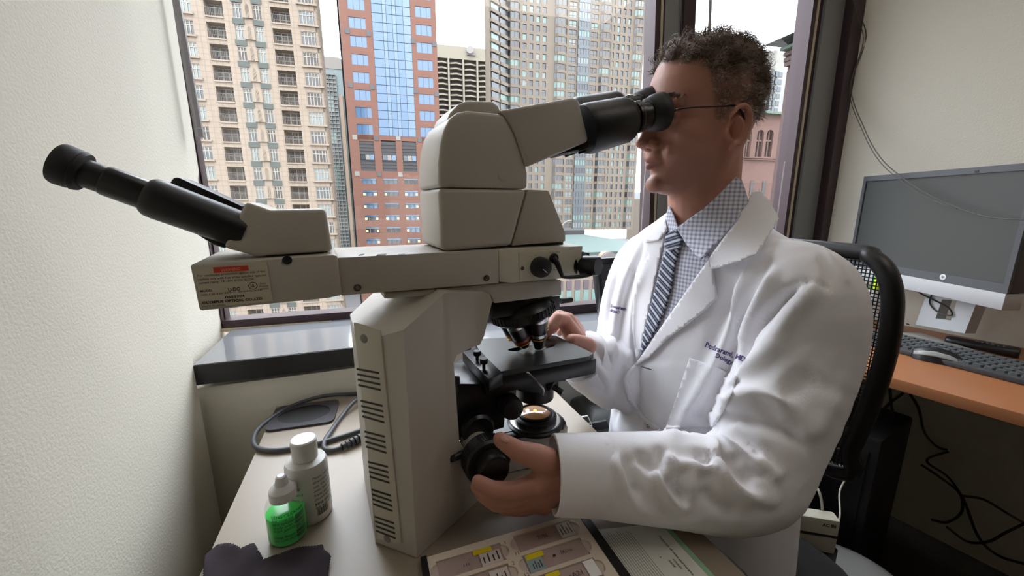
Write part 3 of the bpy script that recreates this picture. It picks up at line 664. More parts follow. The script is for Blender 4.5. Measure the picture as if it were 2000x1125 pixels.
# ventilated back plate on the near chamfer, 24 slots and two screws
n45 = nrm(np.cross(mw(-.0425, .0457, 0)-mw(0, 0, 0), ZUP)); n45 = n45 if n45@(CAM-MO) > 0 else -n45
e45 = nrm(mw(0, 0, 0)-mw(-.0425, .0457, 0)); PC = mw(-.0425/2, .0457/2, 0)
def pl45(x, y): return on_pl(x, y, PC+n45*.001, n45)
bp = mesh('back_plate', *prism([pl45(*p)-n45*.002 for p in ((691, 630), (743, 644), (785, 1062), (738, 1052))], n45*.0028), mat('pale_back_plate', (202, 197, 182), .45), mic, bevel=.0008)
for (x, y), (x2, y2) in (((698, 720), (741, 728)), ((706, 782), (748, 792)), ((713, 842), (752, 852)), ((720, 901), (758, 911)), ((727, 955), (764, 967)), ((733, 1008), (770, 1021))):
    for k in range(4):
        t = k/3; dy = 31*(1-.12*(y-720)/290); p0, p1 = pl45(x+3.2*t, y+dy*t), pl45(x2+3.2*t+.4, y2+dy*t+2*t)
        up = ZUP; ex = nrm(p1-p0); c = (p0+p1)/2+n45*.0008; mesh('vent_slot', *box(c, np.linalg.norm(p1-p0), .0022, .0012, (ex, nrm(np.cross(n45, ex)), n45)), M_ink, bp, smooth=0)
for x, y in ((712, 661), (757, 1052)): mesh('screw_cover', *lathe([(.005, 0), (.0052, .0006), (.0036, .0012)], pl45(x, y)+n45*.0004, n45, 14), M_steel if False else mat('grey_screw_cover', (128, 126, 118), .5), bp)
# upper casting the viewing bar sits on
b = B(); b.add(mprism([(750, 573), (750, 584), (810, 580), (945, 570), (958, 576), (966, 593), (1097, 577), (1097, 547), (1000, 552)], .06)); upper = b.build('upper_casting', M_body, mic, bevel=.002)
# foot of the base, in front of the column
pb = [muv(on_z(x, y, DZ+.066)) for x, y in ((955, 857), (1122, 830))]
vA, vB = pb[0][1], pb[1][1]; uF = pb[1][0]
pl = [(.10, vA), (uF-.015, vB+.004), (uF-.004, vB+.012), (uF, vB+.03), (uF, .19-vB), (uF-.004, .208-vB), (uF-.015, .216-vB), (.10, .22-vA)]
mesh('base', *prism([mw(u, v, 0) for u, v in pl], ZUP*.058), M_body, mic, bevel=.004)
pl2 = [(u-.003 if u > .2 else u, .11+(v-.11)*.95) for u, v in pl]
mesh('base_deck', *prism([mw(u, v, .0575) for u, v in pl2], ZUP*.007), M_blk2, mic, bevel=.001)
pl3 = [(.135, .105), (.135, .175), (.20, .175), (.20, .10)]
mesh('deck_plate', *prism([mw(u, v, .0645) for u, v in pl3], ZUP*.0012), mat('grey_deck_plate', (96, 98, 97), .3), mic)
mesh('deck_screw', *lathe([(.0035, 0), (.0028, .0015)], on_z(966, 826, DZ+.0655), ZUP, 12), M_blk, mic)
lc = muv(on_z(1045, 806, DZ+.083)); LC = mw(lc[0], lc[1], 0)
ring = mesh('light_port', *lathe([(.046, .063), (.046, .067), (.043, .069), (.043, .0705)], LC, ZUP, 40), M_blk2, mic)
mesh('steel_ring', *lathe([(.0415, .0705), (.0415, .0711), (.0400, .0713)], LC, ZUP, 40), M_steel, ring)
mesh('filter_holder', *lathe([(.036, .070), (.036, .078), (.033, .08), (.0285, .080), (.0285, .0835), (.0255, .0845), (.0255, .080)], LC, ZUP, 40, cap=False), M_blk2, ring)
M_lens = mat('amber_lens', (214, 160, 110), .08, coat=1., spec=.9); n, p = nodes_of(M_lens)
mesh('field_lens', *lathe([(.0255, .081), (.022, .0835), (.015, .0852), (.008, .086), (.001, .0862)], LC, ZUP, 32), M_lens, ring)
mesh('lamp_filament', *lathe([(.0028, .0863), (.0015, .0872), (.0002, .0874)], LC, ZUP, 14), emit('amber_filament', (255, 170, 60), 3.), ring)
v_, f_ = letters('OLYMPUS', mw(lc[0]+.036, lc[1]+.016, .0708), -MV*.9+MU*.05, MU, .0055, .034, lift=.0004); mesh('engraved_name', v_, f_, mat('pale_engraving', (150, 150, 150), .5), ring, smooth=0)
# focus block and stage carrier (black)
V5 = .068
b = B(); b.add(mprism([(893, 750), (894, 862), (985, 836), (988, 800), (1000, 790), (1010, 772), (1010, 756), (960, 750)], V5)); fb = b.build('focus_block', M_blk2, mic, bevel=.002)
mesh('carrier_plate', *prism([on_z(x, y, DZ+.172) for x, y in ((889, 709), (892, 752), (955, 752), (935, 712), (912, 690))], -ZUP*.012), M_blk2, mic, bevel=.001)
mesh('rack_lock', *box(mp(893, 742, .06), .006, .006, .01, (MU, MV, ZUP)), M_blk, mic, bevel=.0008)
ck = mp(994, 791, V5-.004); mesh('condenser_knob', *lathe([(.0165, -.02), (.0168, .01), (.0155, .016), (.011, .018)], ck, -MV, 26), M_blk, mic)
mesh('condenser', *lathe([(.03, -.058), (.03, -.035), (.024, -.03), (.024, -.004)], mw(lc[0], lc[1], .17), ZUP, 30), M_blk2, mic)
# mechanical stage
SZ = .192
q = [on_z(x, y, DZ+SZ) for x, y in ((976, 726), (1150, 696), (1159, 690), (1084, 655), (926, 662), (934, 681))]
sh = on_z(1040, 684, DZ+SZ); s1, s2 = on_z(992, 684, DZ+SZ), on_z(1084, 674, DZ+SZ); se = nrm(s2-s1); sn = np.cross(ZUP, se); sl = np.linalg.norm(s2-s1)/2; sm = (s1+s2)/2
hole = [sm+se*sl*cos(t)+sn*.011*sin(t) for t in np.linspace(0, 2*pi, 22, endpoint=False)]
M_stage = mat('satin_stage_metal', (40, 43, 41), .3, spec=.45)
stg = mesh('stage', *prism_hole(q, [hole], -ZUP*.007), M_stage, mic, smooth=30)
mesh('stage_opening', *prism([h-ZUP*.0065 for h in hole], -ZUP*.002), M_blk2, stg, smooth=0)
qs = [on_z(x, y, DZ+SZ-.0072) for x, y in ((950, 738), (978, 733), (1150, 701), (1160, 700), (1163, 708), (1160, 692), (1086, 660), (926, 664), (920, 690))]
qb = [on_z(x, y, DZ+SZ-.007) for x, y in ((948, 741), (985, 735), (1152, 703), (1166, 700), (1090, 662), (922, 664), (918, 690))]
mesh('stage_body', *prism(qb, -ZUP*.026), M_blk2, mic, bevel=.003)
b = B(); b.add(prism([on_z(x, y, DZ+SZ+.001) for x, y in ((903, 686), (955, 741), (982, 728), (932, 680))], -ZUP*.018)); rail = b.build('slide_holder_rail', M_blk2, stg, bevel=.0012)
for x, y in ((932, 691), (945, 707)): c = on_z(x, y+12, DZ+SZ+.001); mesh('thumb_screw', *lathe([(.0025, 0), (.0025, .007), (.0055, .0075), (.006, .009), (.006, .0135), (.005, .0145)], c, ZUP, 18), M_blk, rail)
p0 = mp(1030, 727, .048); p1 = mp(1060, 757, .042); p2 = mp(1061, 772, .044); mesh('slide_clip_lever', *tube([p0, p1, p2], .0013, 8, 3), M_steel, stg)
b = B(); b.add(mprism([(1010, 735), (1012, 765), (1060, 770), (1092, 757), (1092, 735)], .072, .15)); b.build('stage_bracket', M_blk2, mic, bevel=.003)
k0 = mp(1080, 755, .07); kd = nrm(mp(1100, 768, .055)-k0); mesh('stage_drive_knob', *lathe([(.009, -.02), (.009, .0), (.0045, .002), (.0045, .016), (.004, .0175)], k0, kd, 20), M_blk, mic)
# nosepiece, objectives
NM = .11
b = B(); b.add(mprism([(962, 592), (1094, 577), (1094, 606), (962, 622)], .075)); b.build('nosepiece_mount', M_blk2, mic, bevel=.0015)
tip = muv(on_z(1047, 681, DZ+SZ+.003)); ox, oz = tip[0], SZ+.003
tilt = radians(15); NA = nrm(-ZUP*cos(tilt)+MU*sin(tilt)*1.0)            # turret axis, pointing down and forward
NCn = mw(ox-.026, tip[1], SZ+.073)
np_ = mesh('nosepiece', *lathe([(.036, -.016), (.045, -.012), (.051, -.004), (.051, .008), (.044, .014), (.02, .017)], NCn, NA, 44), M_blk2, mic)
b = B(); x_, y_, _ = frame_of(NA)
for i in range(48): t = 2*pi*i/48; d = x_*cos(t)+y_*sin(t); b.add(box(NCn+d*.051+NA*.002, .0022, .0022, .011, (np.cross(NA, d), d, NA)))
b.build('knurled_grip', M_blk, np_, smooth=0)
M_gold2 = mat('gold_band', (206, 150, 60), .3, metal=.8); M_ob = mat('black_objective', (30, 28, 28), .25, spec=.6)
d0 = mw(ox+.01, tip[1], SZ+.06)-NCn; d0 = nrm(d0-NA*(d0@NA))
def rot(v, ax, a): return v*cos(a)+np.cross(ax, v)*sin(a)+ax*(ax@v)*(1-cos(a))
def objective(k, length, col):
    a = 2*pi*k/5; d = rot(d0, NA, a); base = NCn+d*.03+NA*.012
    ax = nrm(NA*cos(tilt)-d*0-d*0+d*sin(-tilt)*-1*0 + rot(-ZUP, NA, a)*1.0) if k else -ZUP
    ax = -ZUP if k == 0 else nrm(rot(-ZUP, NA, a))
    o = mesh('objective', *lathe([(.0142, -.012), (.0142, .012), (.0136, .0125), (.0136, length*.62), (.012, length*.7), (.0085, length*.93), (.007, length)], base, ax, 26), M_ob, mic)
    mesh('steel_collar', *lathe([(.0148, -.004), (.0148, .004)], base, ax, 26), M_steel, o)
    mesh('colour_band', *lathe([(.0139, .026), (.0139, .031)], base, ax, 26), col, o)
    mesh('colour_band', *lathe([(.0139, .034), (.0139, .0355)], base, ax, 26), M_gold2, o)
    return o
objective(0, .066, M_gold2); objective(1, .056, M_steel); objective(2, .046, mat('red_band', (140, 40, 30), .4)); objective(3, .046, M_gold2); objective(4, .054, mat('blue_band', (60, 110, 170), .4))
mesh('analyser_slider', *lathe([(.0045, 0), (.0045, .02), (.004, .0215)], mp(1095, 588, .10), MU, 14), M_blk, mic)
# coaxial focus knobs on the near side
fk = mw(.135, .05, .078); fkp = on_pl(948, 893, MO+MV*.02, MV); FK = fkp
mesh('knob_collar', *lathe([(.02, -.045), (.02, 0)], FK+MV*.0, -MV, 28), M_body, mic)
kn = mesh('focus_knob', *lathe([(.026, -.012), (.031, -.008), (.0315, .012), (.029, .015), (.0205, .0155), (.02, .032), (.018, .034), (.004, .0345)], FK, -MV, 44), M_blk, mic)
b = B(); x_, y_, _ = frame_of(-MV)
for i in range(60): t = 2*pi*i/60; d = x_*cos(t)+y_*sin(t); b.add(box(FK+d*.0314-MV*.002, .0014, .0014, .016, (np.cross(MV, d), d, MV)))
b.build('knurling', M_blk, kn, smooth=0)
mesh('torque_lever', *tube([FK+MV*.016+MU*-.02+ZUP*.004, FK+MV*.014-MU*.04+ZUP*.002, mp(887, 893, .03)], .005, 10, 3), M_blk, mic)
mesh('far_focus_knob', *lathe([(.026, 0), (.0315, .004), (.0315, .022), (.02, .026), (.02, .042)], muv(FK)[0]*MU+MO+MV*.165+ZUP*muv(FK)[2], MV, 40), M_blk, mic)
mesh('knob_shaft', *lathe([(.012, -.02), (.012, .16)], FK, MV, 20), M_blk, mic)
mesh('upper_focus_hub', *lathe([(.0235, -.03), (.0235, .004), (.02, .008)], mp(933, 838, .058), -MV, 28), M_blk2, mic)
# viewing bar
VB0, VB1 = .055, .165
b = B(); b.add(mprism([(370, 517), (389, 608), (640, 583), (668, 577), (659, 499), (650, 497)], .05, .17)); box1 = b.build('viewing_bar_end', M_body, mic, bevel=.0025)
b = B(); b.add(mprism([(658, 503), (666, 578), (975, 553), (974, 487)], VB0)); b.build('viewing_bar', M_body, mic, bevel=.0015)
b = B(); b.add(mprism([(974, 487), (976, 551), (1000, 553), (1132, 541), (1139, 480)], VB0-.001)); b.build('lamp_control_box', M_pale, mic, bevel=.002)
b = B(); b.add(mprism([(1014, 493), (1016, 547), (1101, 541), (1097, 487)], VB0-.0022, VB0)); ctl = b.build('control_panel', M_pale, mic, bevel=.0004)
pc_ = mp(1053, 521, VB0-.002); kb = mesh('dimmer_knob', *lathe([(.0145, 0), (.0145, .008), (.0125, .013), (.0105, .0138)], pc_, -MV, 12), M_blk, ctl)
mesh('knob_pointer', *tube([mp(1061, 526, VB0-.0165), mp(1069, 533, VB0-.0165)], .0005, 6, 1), mat('white_mark', (225, 225, 220), .5), kb)
mesh('panel_screw', *lathe([(.0032, 0), (.0026, .001)], mp(1020, 524, VB0-.002), -MV, 12), M_steel, ctl)
mesh('power_socket', *lathe([(.0068, 0), (.0068, .004)], mp(1080, 504, VB0-.001), -MV, 18), M_blk, ctl)
mesh('indicator', *lathe([(.0014, 0), (.0012, .0006)], mp(1058.5, 505, VB0-.002), -MV, 10), M_blk, ctl)
ex, ey = nrm(mp(1095, 491, VB0)-mp(1075, 492.5, VB0)), ZUP
for a_ in (('POINTER', mp(1072, 495, VB0-.0025), .0016, .018), ('A.C', mp(1073, 529, VB0-.0025), .005, .011), ('O', mp(1044, 500, VB0-.0025), .002, None)): mesh('lettering', *letters(a_[0], a_[1], ex, ey, a_[2], a_[3], n=-MV), M_ink, ctl, smooth=0)
for x, y, v in ((698, 562, VB0), (950, 543, VB0)): mesh('bar_screw', *lathe([(.0042, 0), (.0042, .0008), (.0024, .0008), (.002, 0)], mp(x, y, v), -MV, 14), M_steel, mic)
# the lamp tube at the bar's right end
tA = mp(1118, 516, .075); tD = nrm(mp(1170, 520, .035)-tA)
lt = mesh('lamp_tube', *lathe([(.021, -.012), (.0215, .004), (.0195, .008), (.0195, .016), (.0142, .017), (.0142, .040), (.013, .043)], tA, tD, 30), M_blk2, mic)
b = B(); b.add(mprism([(1112, 498), (1112, 488), (1152, 494), (1152, 503)], .09, .1)); b.build('lamp_tube_clamp', M_blk, lt, bevel=.001)
# rating label and its print
n_ = -MV; e1 = nrm(mp(520, 560, .05)-mp(395, 571, .05)); e1 = e1; 
lb0 = [mp(x, y, .0495) for x, y in ((378, 525), (395, 602), (533, 588), (521, 511))]
lab = mesh('rating_label', *prism(lb0, n_*.0004), mat('cream_label', (198, 190, 170), .5), box1, smooth=0)
mesh('warning_strip', *prism([mp(x, y, .0489) for x, y in ((416, 522), (418, 533), (486, 528), (484, 518.5))], n_*.0003), mat('red_label_strip', (206, 62, 38), .5), lab, smooth=0)
b = B(); b2 = B()
def pt(txt, x0, y0, x1, y1, hpx, bold=0., bb=None, v=.0488):
    a, c = mp(x0, y0, v), mp(x1, y1, v); e = nrm(c-a); up = nrm(mp(x0, y0-10, v)-mp(x0, y0, v)); up = nrm(ZUP-e*(ZUP@e)); hh = np.linalg.norm(mp(x0, y0-hpx, v)-a)
    (bb or b).add(letters(txt, a, e, up, hh, np.linalg.norm(c-a), bold, lift=.0001, n=n_))
pt('WARNING', 432, 531, 470, 527.5, 6, .01, b2, .0485)
pt('For continued protection against risk of fire', 385, 541, 518, 531.5, 4.6); pt('replace only with fuse of the specified type and', 386.5, 548, 520, 539, 4.6); pt('current rating   1A 250V SLOW BLOW', 388, 555, 496, 547, 4.6)
pt('MODEL', 391, 571, 416, 569, 4.6, .01); pt('U-DO', 446, 569.5, 470, 567, 7, .02); pt('100-120/220-240V~  50/60Hz  0.1A', 392, 578, 512, 567.5, 3.6); pt('0603304', 440, 583, 478, 580, 5, .02)
pt('OLYMPUS OPTICAL CO.,LTD', 395, 594, 513, 585, 5, .04); pt('MADE IN JAPAN', 396, 601, 440, 597, 4)
b.add(lathe([(.0038, 0), (.0038, .0002), (.0033, .0002), (.0033, 0)], mp(494, 558, .0488), n_, 28, cap=False)); pt('UL', 490, 561, 498, 560.4, 6, .03); pt('LISTED', 506, 556, 520, 555, 3); pt('MICROSCOPE', 506, 561, 524, 560, 3); pt('LABORATORY', 507, 566, 525, 565, 3)
b.build('label_print', M_ink, lab, smooth=0); b2.build('warning_word', mat('pale_red_print', (236, 150, 128), .5), lab, smooth=0)
mesh('bar_thumb_screw', *lathe([(.0045, 0), (.0045, .0012), (.003, .0015)], mp(561, 508, .0499), n_, 18), M_blk, mic)
b = B()
for x, w in ((700, 10), (735, 18), (775, 14)): q = [on_pl(a, c, mp(700, 497, .06)+ZUP*.0006, ZUP) for a, c in ((x, 500), (x+w, 498.5), (x+w+2, 496), (x+3, 497))]; b.add(prism(q, ZUP*.0004))
b.build('bar_top_stickers', M_ink, mic, smooth=0)
# second head: grey neck and black eyepiece tubes pointing left
b = B(); b.add(mprism([(480, 393), (436, 484), (500, 501), (650, 491), (636, 408), (528, 410)], .062, .15)); b.build('second_head', M_body, mic, bevel=.004, seg=3)
mesh('second_head_mount', *mprism([(520, 494), (520, 503), (640, 494), (640, 486)], .08, .14), M_blk, mic)
def tube_px(name, A, Bp, v, secs, m, parent=mic, n=34):
    """turned black tube: axis from picture point A to Bp on plane v, secs = (fraction, picture half-thickness)"""
    a, c = mp(*A, v), mp(*Bp, v); ax = c-a; Ln = np.linalg.norm(ax); L2 = sqrt((Bp[0]-A[0])**2+(Bp[1]-A[1])**2); s = Ln/L2
    return mesh(name, *lathe([(h*s, t*Ln) for t, h in secs], a, nrm(ax), n), m, parent, smooth=50)
def second_eyepiece(v):
    A, E = (470, 449), (120, 321)
    t1 = tube_px('eyepiece_tube', A, E, v, [(-.04, 47), (0, 51), (.5, 52), (.545, 50), (.57, 44)], M_blk)
    tube_px('eyepiece_sleeve', A, E, v, [(.56, 38.5), (.775, 37.5), (.79, 36), (.795, 33)], M_blk2, t1)
    tube_px('eyepiece_lens_barrel', A, E, v, [(.78, 33.5), (.83, 34.5), (.92, 34)], M_blk, t1)
    tube_px('eyecup', A, E, v, [(.885, 36), (.89, 46), (.915, 49), (.925, 46), (.94, 49), (1.0, 50), (1.02, 47), (1.02, 38), (.97, 34)], M_rub, t1)
second_eyepiece(.077); second_eyepiece(.125)
mesh('tube_housing', *mprism([(474, 402), (440, 486), (415, 478), (300, 405), (338, 346), (350, 346)], .087, .129), M_blk, mic, bevel=.003)
# main head
HV = .058
lower = [(857, 367), (862, 487), (876, 491), (1000, 480), (1030, 370)]
b = B(); b.add(mprism(lower, HV)); hd = b.build('head_lower', M_body, mic, bevel=.006, seg=3)
b = B(); b.add(mprism([(1031, 370), (1072, 372), (1105, 455), (1105, 472), (1000, 480)], HV+.006)); b.build('head_front_wedge', M_body, mic, bevel=.002)
up_ = [(857, 366), (857, 320), (861, 280), (868, 252), (879, 231), (895, 219), (915, 215), (985, 222), (1006, 255), (1026, 310), (1032, 340), (1031, 369)]
b = B(); b.add(mprism(up_, HV)); hu = b.build('head_upper', M_body, mic, bevel=.005, seg=3)
hump = [(864, 366), (862, 290), (868, 250), (880, 222), (897, 205), (912, 199), (962, 200), (974, 208), (990, 240), (1010, 300)]
b = B(); b.add(mprism([(x, y-3) for x, y in hump], HV+.018)); b.build('head_ridge', M_body, mic, bevel=.004, seg=3)
mesh('head_mount', *mprism([(880, 485), (880, 494), (1100, 478), (1100, 468)], .08, .14), M_blk, mic)
mesh('head_screw_cover', *lathe([(.0065, 0), (.0065, .0006), (.0058, .0008)], mp(983, 344, HV), -MV, 20), M_body, hu)
# observation tube: leaves the head towards the observer, turned to the camera side
TO = mw(.175, .105, 0); TH = 89.; TT = hdg(TH); TN = hdg(TH-90)
def tp(x, y, n): return on_pl(x, y, TO+TN*n, TN)
def tprism(pts, n0, n1): return prism([tp(x, y, n0) for x, y in pts], TN*(n1-n0))
b = B(); b.add(tprism([(975, 215), (988, 226), (1008, 262), (1030, 326), (1150, 276), (1148, 262), (1131, 194), (1120, 190)], -.052, .045)); ot = b.build('observation_tube', M_body, mic, bevel=.006, seg=3)
def ttube(name, A, Bp, n, secs, m, parent, nn=34):
    a, c = tp(*A, n), tp(*Bp, n); ax = c-a; Ln = np.linalg.norm(ax); s = Ln/sqrt((Bp[0]-A[0])**2+(Bp[1]-A[1])**2)
    return mesh(name, *lathe([(h*s, t*Ln) for t, h in secs], a, nrm(ax), nn), m, parent, smooth=50)
def main_eyepiece(n, dx, dy):
    A, E = (1140+dx, 254+dy), (1291+dx, 218+dy)
    t1 = ttube('eyepiece_tube', A, E, n, [(0, 37), (.05, 39), (.5, 36), (.55, 33), (.575, 27)], M_blk, mic)
    ttube('eyepiece_barrel', A, E, n, [(.57, 24), (.62, 23), (.625, 25.5), (.70, 25.5), (.705, 23), (.83, 22)], M_blk2, t1)
    ttube('eyepiece_ring', A, E, n, [(.655, 25.9), (.660, 25.9)], mat('dull_ring', (120, 110, 80), .5), t1)
    ttube('eyecup', A, E, n, [(.80, 23), (.815, 26), (.86, 27), (.90, 30), (1.0, 31), (1.02, 28), (1.02, 22), (.95, 18)], M_rub, t1)
main_eyepiece(-.031, 0, 0)
off = V(*px_of(tp(1140, 254, -.031)+TN*.062))-V(1140, 254); main_eyepiece(.031, -18, -12)
mesh('tube_block', *tprism([(1140, 218), (1152, 290), (1132, 297), (1130, 290), (1190, 270), (1235, 240), (1225, 215), (1160, 210)], -.02, .02), M_blk, mic, bevel=.003)
mesh('tube_face', *tprism([(1134, 214), (1150, 290), (1132, 296), (1128, 292), (1144, 282), (1130, 216)], -.048, .04), M_blk, mic, bevel=.001)
mesh('side_print', *letters('U-DA', mw(muv(mp(857, 470, HV))[0]-.0003, .14, .388), ZUP, MV, .004, .016, n=-MU), M_ink, hd, smooth=0)
# a glass slide lies on the stage under the objective
SG = glass_pane('slide_glass', (.86, .88, .87), 1.2)
sc = on_z(1040, 684, DZ+SZ); a_ = nrm(on_z(1066, 677, DZ+SZ)-on_z(1034, 691, DZ+SZ))
sl_ = mesh('microscope_slide', *box(sc+ZUP*.0012+a_*.012, .076, .025, .0011, (a_, np.cross(ZUP, a_), ZUP)), SG, smooth=0)
tag(sl_, 'clear glass slide lying on the black microscope stage under the objective', 'slide')
# ================================================================== THINGS ON THE DESK
def vheight(base, x, y):
    """height above a base point at which the picture row y is met"""
    lo, hi = 0., 1.
    for _ in range(40):
        m = (lo+hi)/2
        if px_of(base+ZUP*m)[1] > y: lo = m
        else: hi = m
    return lo
def wrap(vf, base, r, ang, z, scale=1.):
    """flat letters bent round an upright cylinder"""
    v, f = vf; out = []
    for x, y in v: t = ang+x*scale/r; out.append(base+V(cos(t)*r, sin(t)*r, z+y*scale))
    return out, f
def wlines(bb, base, r, ang, z, lines, size, dz):
    for i, t in enumerate(lines):
        if t: v, f = text_mesh(t, size); bb.add(wrap((v, f), base, r, ang, z-dz*i))
def wbar(bb, base, r, a0, a1, z0, z1, n=1, mi=0):
    k = 3; v = []; f = []
    for i in range(k+1):
        t = a0+(a1-a0)*i/k; v += [base+V(cos(t)*r, sin(t)*r, z0), base+V(cos(t)*r, sin(t)*r, z1)]
    for i in range(k): f.append([2*i, 2*i+2, 2*i+3, 2*i+1])
    bb.add((v, f), mi)
M_white = mat('white_plastic', (206, 204, 200), .35, sub=.0); M_label = mat('white_label', (222, 220, 214), .5)
wb = on_z(611, 1013, DZ); wb = wb+nrm(wb*V(1, 1, 0))*.012; hW = vheight(wb, 592, 856); rW = .0262; face = atan2(-wb[1], -wb[0])
wt = empty('white_bottle', wb, 'white flip cap plastic bottle standing behind the green dropper bottle', 'bottle')
hb_ = hW*.74
mesh('bottle_body', *lathe([(rW*.93, 0), (rW, .003), (rW, hb_*.93), (rW*.93, hb_*.985), (rW*.6, hb_*1.02), (rW*.52, hb_*1.03)], wb, ZUP, 36), M_white, wt, smooth=40)
mesh('flip_cap', *lathe([(rW*.6, hb_*1.03), (rW*.62, hW*.985), (rW*.56, hW), (.001, hW*1.0)], wb, ZUP, 32), mat('white_cap', (212, 210, 208), .3), wt)
b = B(); a0 = face+.18
wlines(b, wb, rW+.0003, a0, hb_*.78, ['Please read all', 'directions before', 'use. Do not spray', 'onto lens surface.', 'Keep upright and', 'closed when not', 'being used. Wipe', 'dry with cloth.'], .0052, .0063)
wlines(b, wb, rW+.0003, face-1.05, hb_*.66, ['cleaner', 'lens and', 'optics'], .006, .0085)
for i in range(14): wbar(b, wb, rW+.0003, a0+.06+i*.042, a0+.06+i*.042+(.024 if i % 3 else .012), hb_*.14, hb_*.26)
wlines(b, wb, rW+.0003, a0, hb_*.32, ['8 fl oz (236 ml)'], .0045, .006)
b.build('label_print', M_ink, wt, smooth=0)
gb = on_z(566, 1058, DZ); gb = gb+nrm(gb*V(1, 1, 0))*.012; hG = vheight(gb, 553, 928); rG = .0225; face = atan2(-gb[1], -gb[0])
gt = empty('dropper_bottle', gb, 'small clear dropper bottle half full of bright green liquid, white nozzle cap', 'bottle')
M_sh = bpy.data.materials.new('frosted_clear_plastic'); M_sh.use_nodes = True; n = M_sh.node_tree; p = n.nodes['Principled BSDF']; p.inputs['Base Color'].default_value = (.72, .8, .74, 1); p.inputs['Roughness'].default_value = .2
tr_ = n.nodes.new('ShaderNodeBsdfTransparent'); mx = n.nodes.new('ShaderNodeMixShader'); mx.inputs[0].default_value = .14; n.links.new(tr_.outputs[0], mx.inputs[1]); n.links.new(p.outputs[0], mx.inputs[2]); n.links.new(mx.outputs[0], n.nodes['Material Output'].inputs[0])
hB = hG*.68
mesh('bottle_body', *lathe([(rG*.88, 0), (rG, .004), (rG, hB*.80), (rG*.9, hB*.9), (rG*.62, hB*.99), (rG*.55, hB)], gb, ZUP, 36), M_sh, gt, smooth=40)
M_liq = mat('green_liquid', (16, 236, 88), .15)
nodes_of(M_liq)[1].inputs['Transmission Weight'].default_value = .1
mesh('liquid', *lathe([(rG*.86, .0012), (rG*.975, .005), (rG*.975, hB*.66), (rG*.9, hB*.665)], gb, ZUP, 36), M_liq, gt, smooth=40)
mesh('nozzle_cap', *lathe([(rG*.68, hB*.955), (rG*.70, hB*.96), (rG*.70, hB*1.16), (rG*.62, hB*1.2), (rG*.36, hB*1.27), (rG*.26, hG*.985), (rG*.18, hG)], gb, ZUP, 30), mat('white_cap', (212, 210, 208), .3), gt)
b = B(); a0 = face-.75
wlines(b, gb, rG+.0003, a0, hB*.74, ['LENS CLEANER', 'for coated optics', 'and eyepieces', 'apply one drop', 'wipe gently', '', 'keep from heat', 'do not drink'], .0058, .0048)
for i in range(16): wbar(b, gb, rG+.0003, face+.42, face+1.0, hB*.12+i*.0022, hB*.12+i*.0022+(.0014 if i % 3 else .0006))
b.build('label_print', mat('green_black_print', (14, 60, 30), .5), gt, smooth=0)

# ---- pinked cleaning cloth
out = [(398, 1180), (402, 1086), (412, 1076), (425, 1067), (440, 1069), (455, 1072), (472, 1079), (496, 1069), (505, 1082), (515, 1096), (536, 1086), (560, 1081), (595, 1073), (629, 1067), (632, 1080), (646, 1091), (640, 1120), (636, 1180)]
P = [on_z(x, y, DZ+.003)[:2] for x, y in out]; Q = []
for i in range(len(P)):
    a, c = P[i], P[(i+1) % len(P)]; k = max(1, int(np.linalg.norm(c-a)/.0016)); nn = V(-(c-a)[1], (c-a)[0]); nn = nn/np.linalg.norm(nn)
    for j in range(k): Q.append(a+(c-a)*j/k+nn*(.0011 if j % 2 else 0))
Q = np.array(Q); xs = np.arange(Q[:, 0].min(), Q[:, 0].max(), .004); ys = np.arange(Q[:, 1].min(), Q[:, 1].max(), .004)
pts = [Vector(q) for q in Q]+[Vector((x+rng.uniform(-.001, .001), y+rng.uniform(-.001, .001))) for x in xs for y in ys]
vo, eo, fo, *_ = delaunay_2d_cdt(pts, [], [list(range(len(Q)))], 1, 1e-5)
def fold(x, y): return .004+.006*(sin(x*70+y*38)*.5+.5)*(sin(y*52-x*30+1)*.5+.5)+.004*sin(x*120+2)*sin(y*95)*.5+.008*max(0, 1-abs(y-.33-x*.2)/.035)*.8
v = [(a[0], a[1], DZ+.002+max(0.0005, fold(a[0], a[1])*min(1, 1))) for a in vo]
M_cl = mat('dark_plum_microfibre', (36, 25, 33), .9, var=.15, vscale=90, bump=.3, bscale=900)
cl = mesh('cleaning_cloth', v, [list(f) for f in fo], M_cl, smooth=70); md = cl.modifiers.new('thick', 'SOLIDIFY'); md.thickness = .0012; md.offset = -1
tag(cl, 'dark plum cleaning cloth with pinked zigzag edges at the front desk edge', 'cloth')

# ---- slide tray, 20 places; x 0.0387..0.2405, top edge y 0.405
ST = empty('slide_tray', (.14, .25, DZ), 'cream and black slide tray with numbered slots in front of the microscope', 'tray')
TX0, TX1, TY1, TY0, TZ = .0387, .2405, .4055, .07, DZ+.0085
M_tray = mat('cream_tray_card', (222, 210, 194), .5, bump=.1, bscale=800); M_slot = mat('slot_floor_card', (204, 190, 182), .6)
def slot(x0, y1):
    o = []; L_, H_ = .0795, .0255; y0 = y1-H_; r = .009; ym = (y0+y1)/2
    o += [(x0, y0), (x0+L_, y0)]; o += [(x0+L_+r*.85*cos(t), ym+r*sin(t)) for t in np.linspace(-pi/2, pi/2, 9)]; o += [(x0+L_, y1), (x0, y1)]
    o += [(x0-r*.85*cos(t), ym+r*sin(t)) for t in np.linspace(pi/2, -pi/2, 9)]; return o
slots = [(x0, .3955+dy-i*.0305) for i in range(10) for x0, dy in ((.0475, 0.), (.1455, .0035))]
holes = [[(x, y, TZ-.0022) for x, y in slot(*s)] for s in slots]
mesh('tray_panel', *prism_hole([(TX0, TY0, TZ-.0022), (TX1, TY0, TZ-.0022), (TX1, TY1, TZ-.0022), (TX0, TY1, TZ-.0022)], holes, (0, 0, .0022)), M_tray, ST, smooth=30)
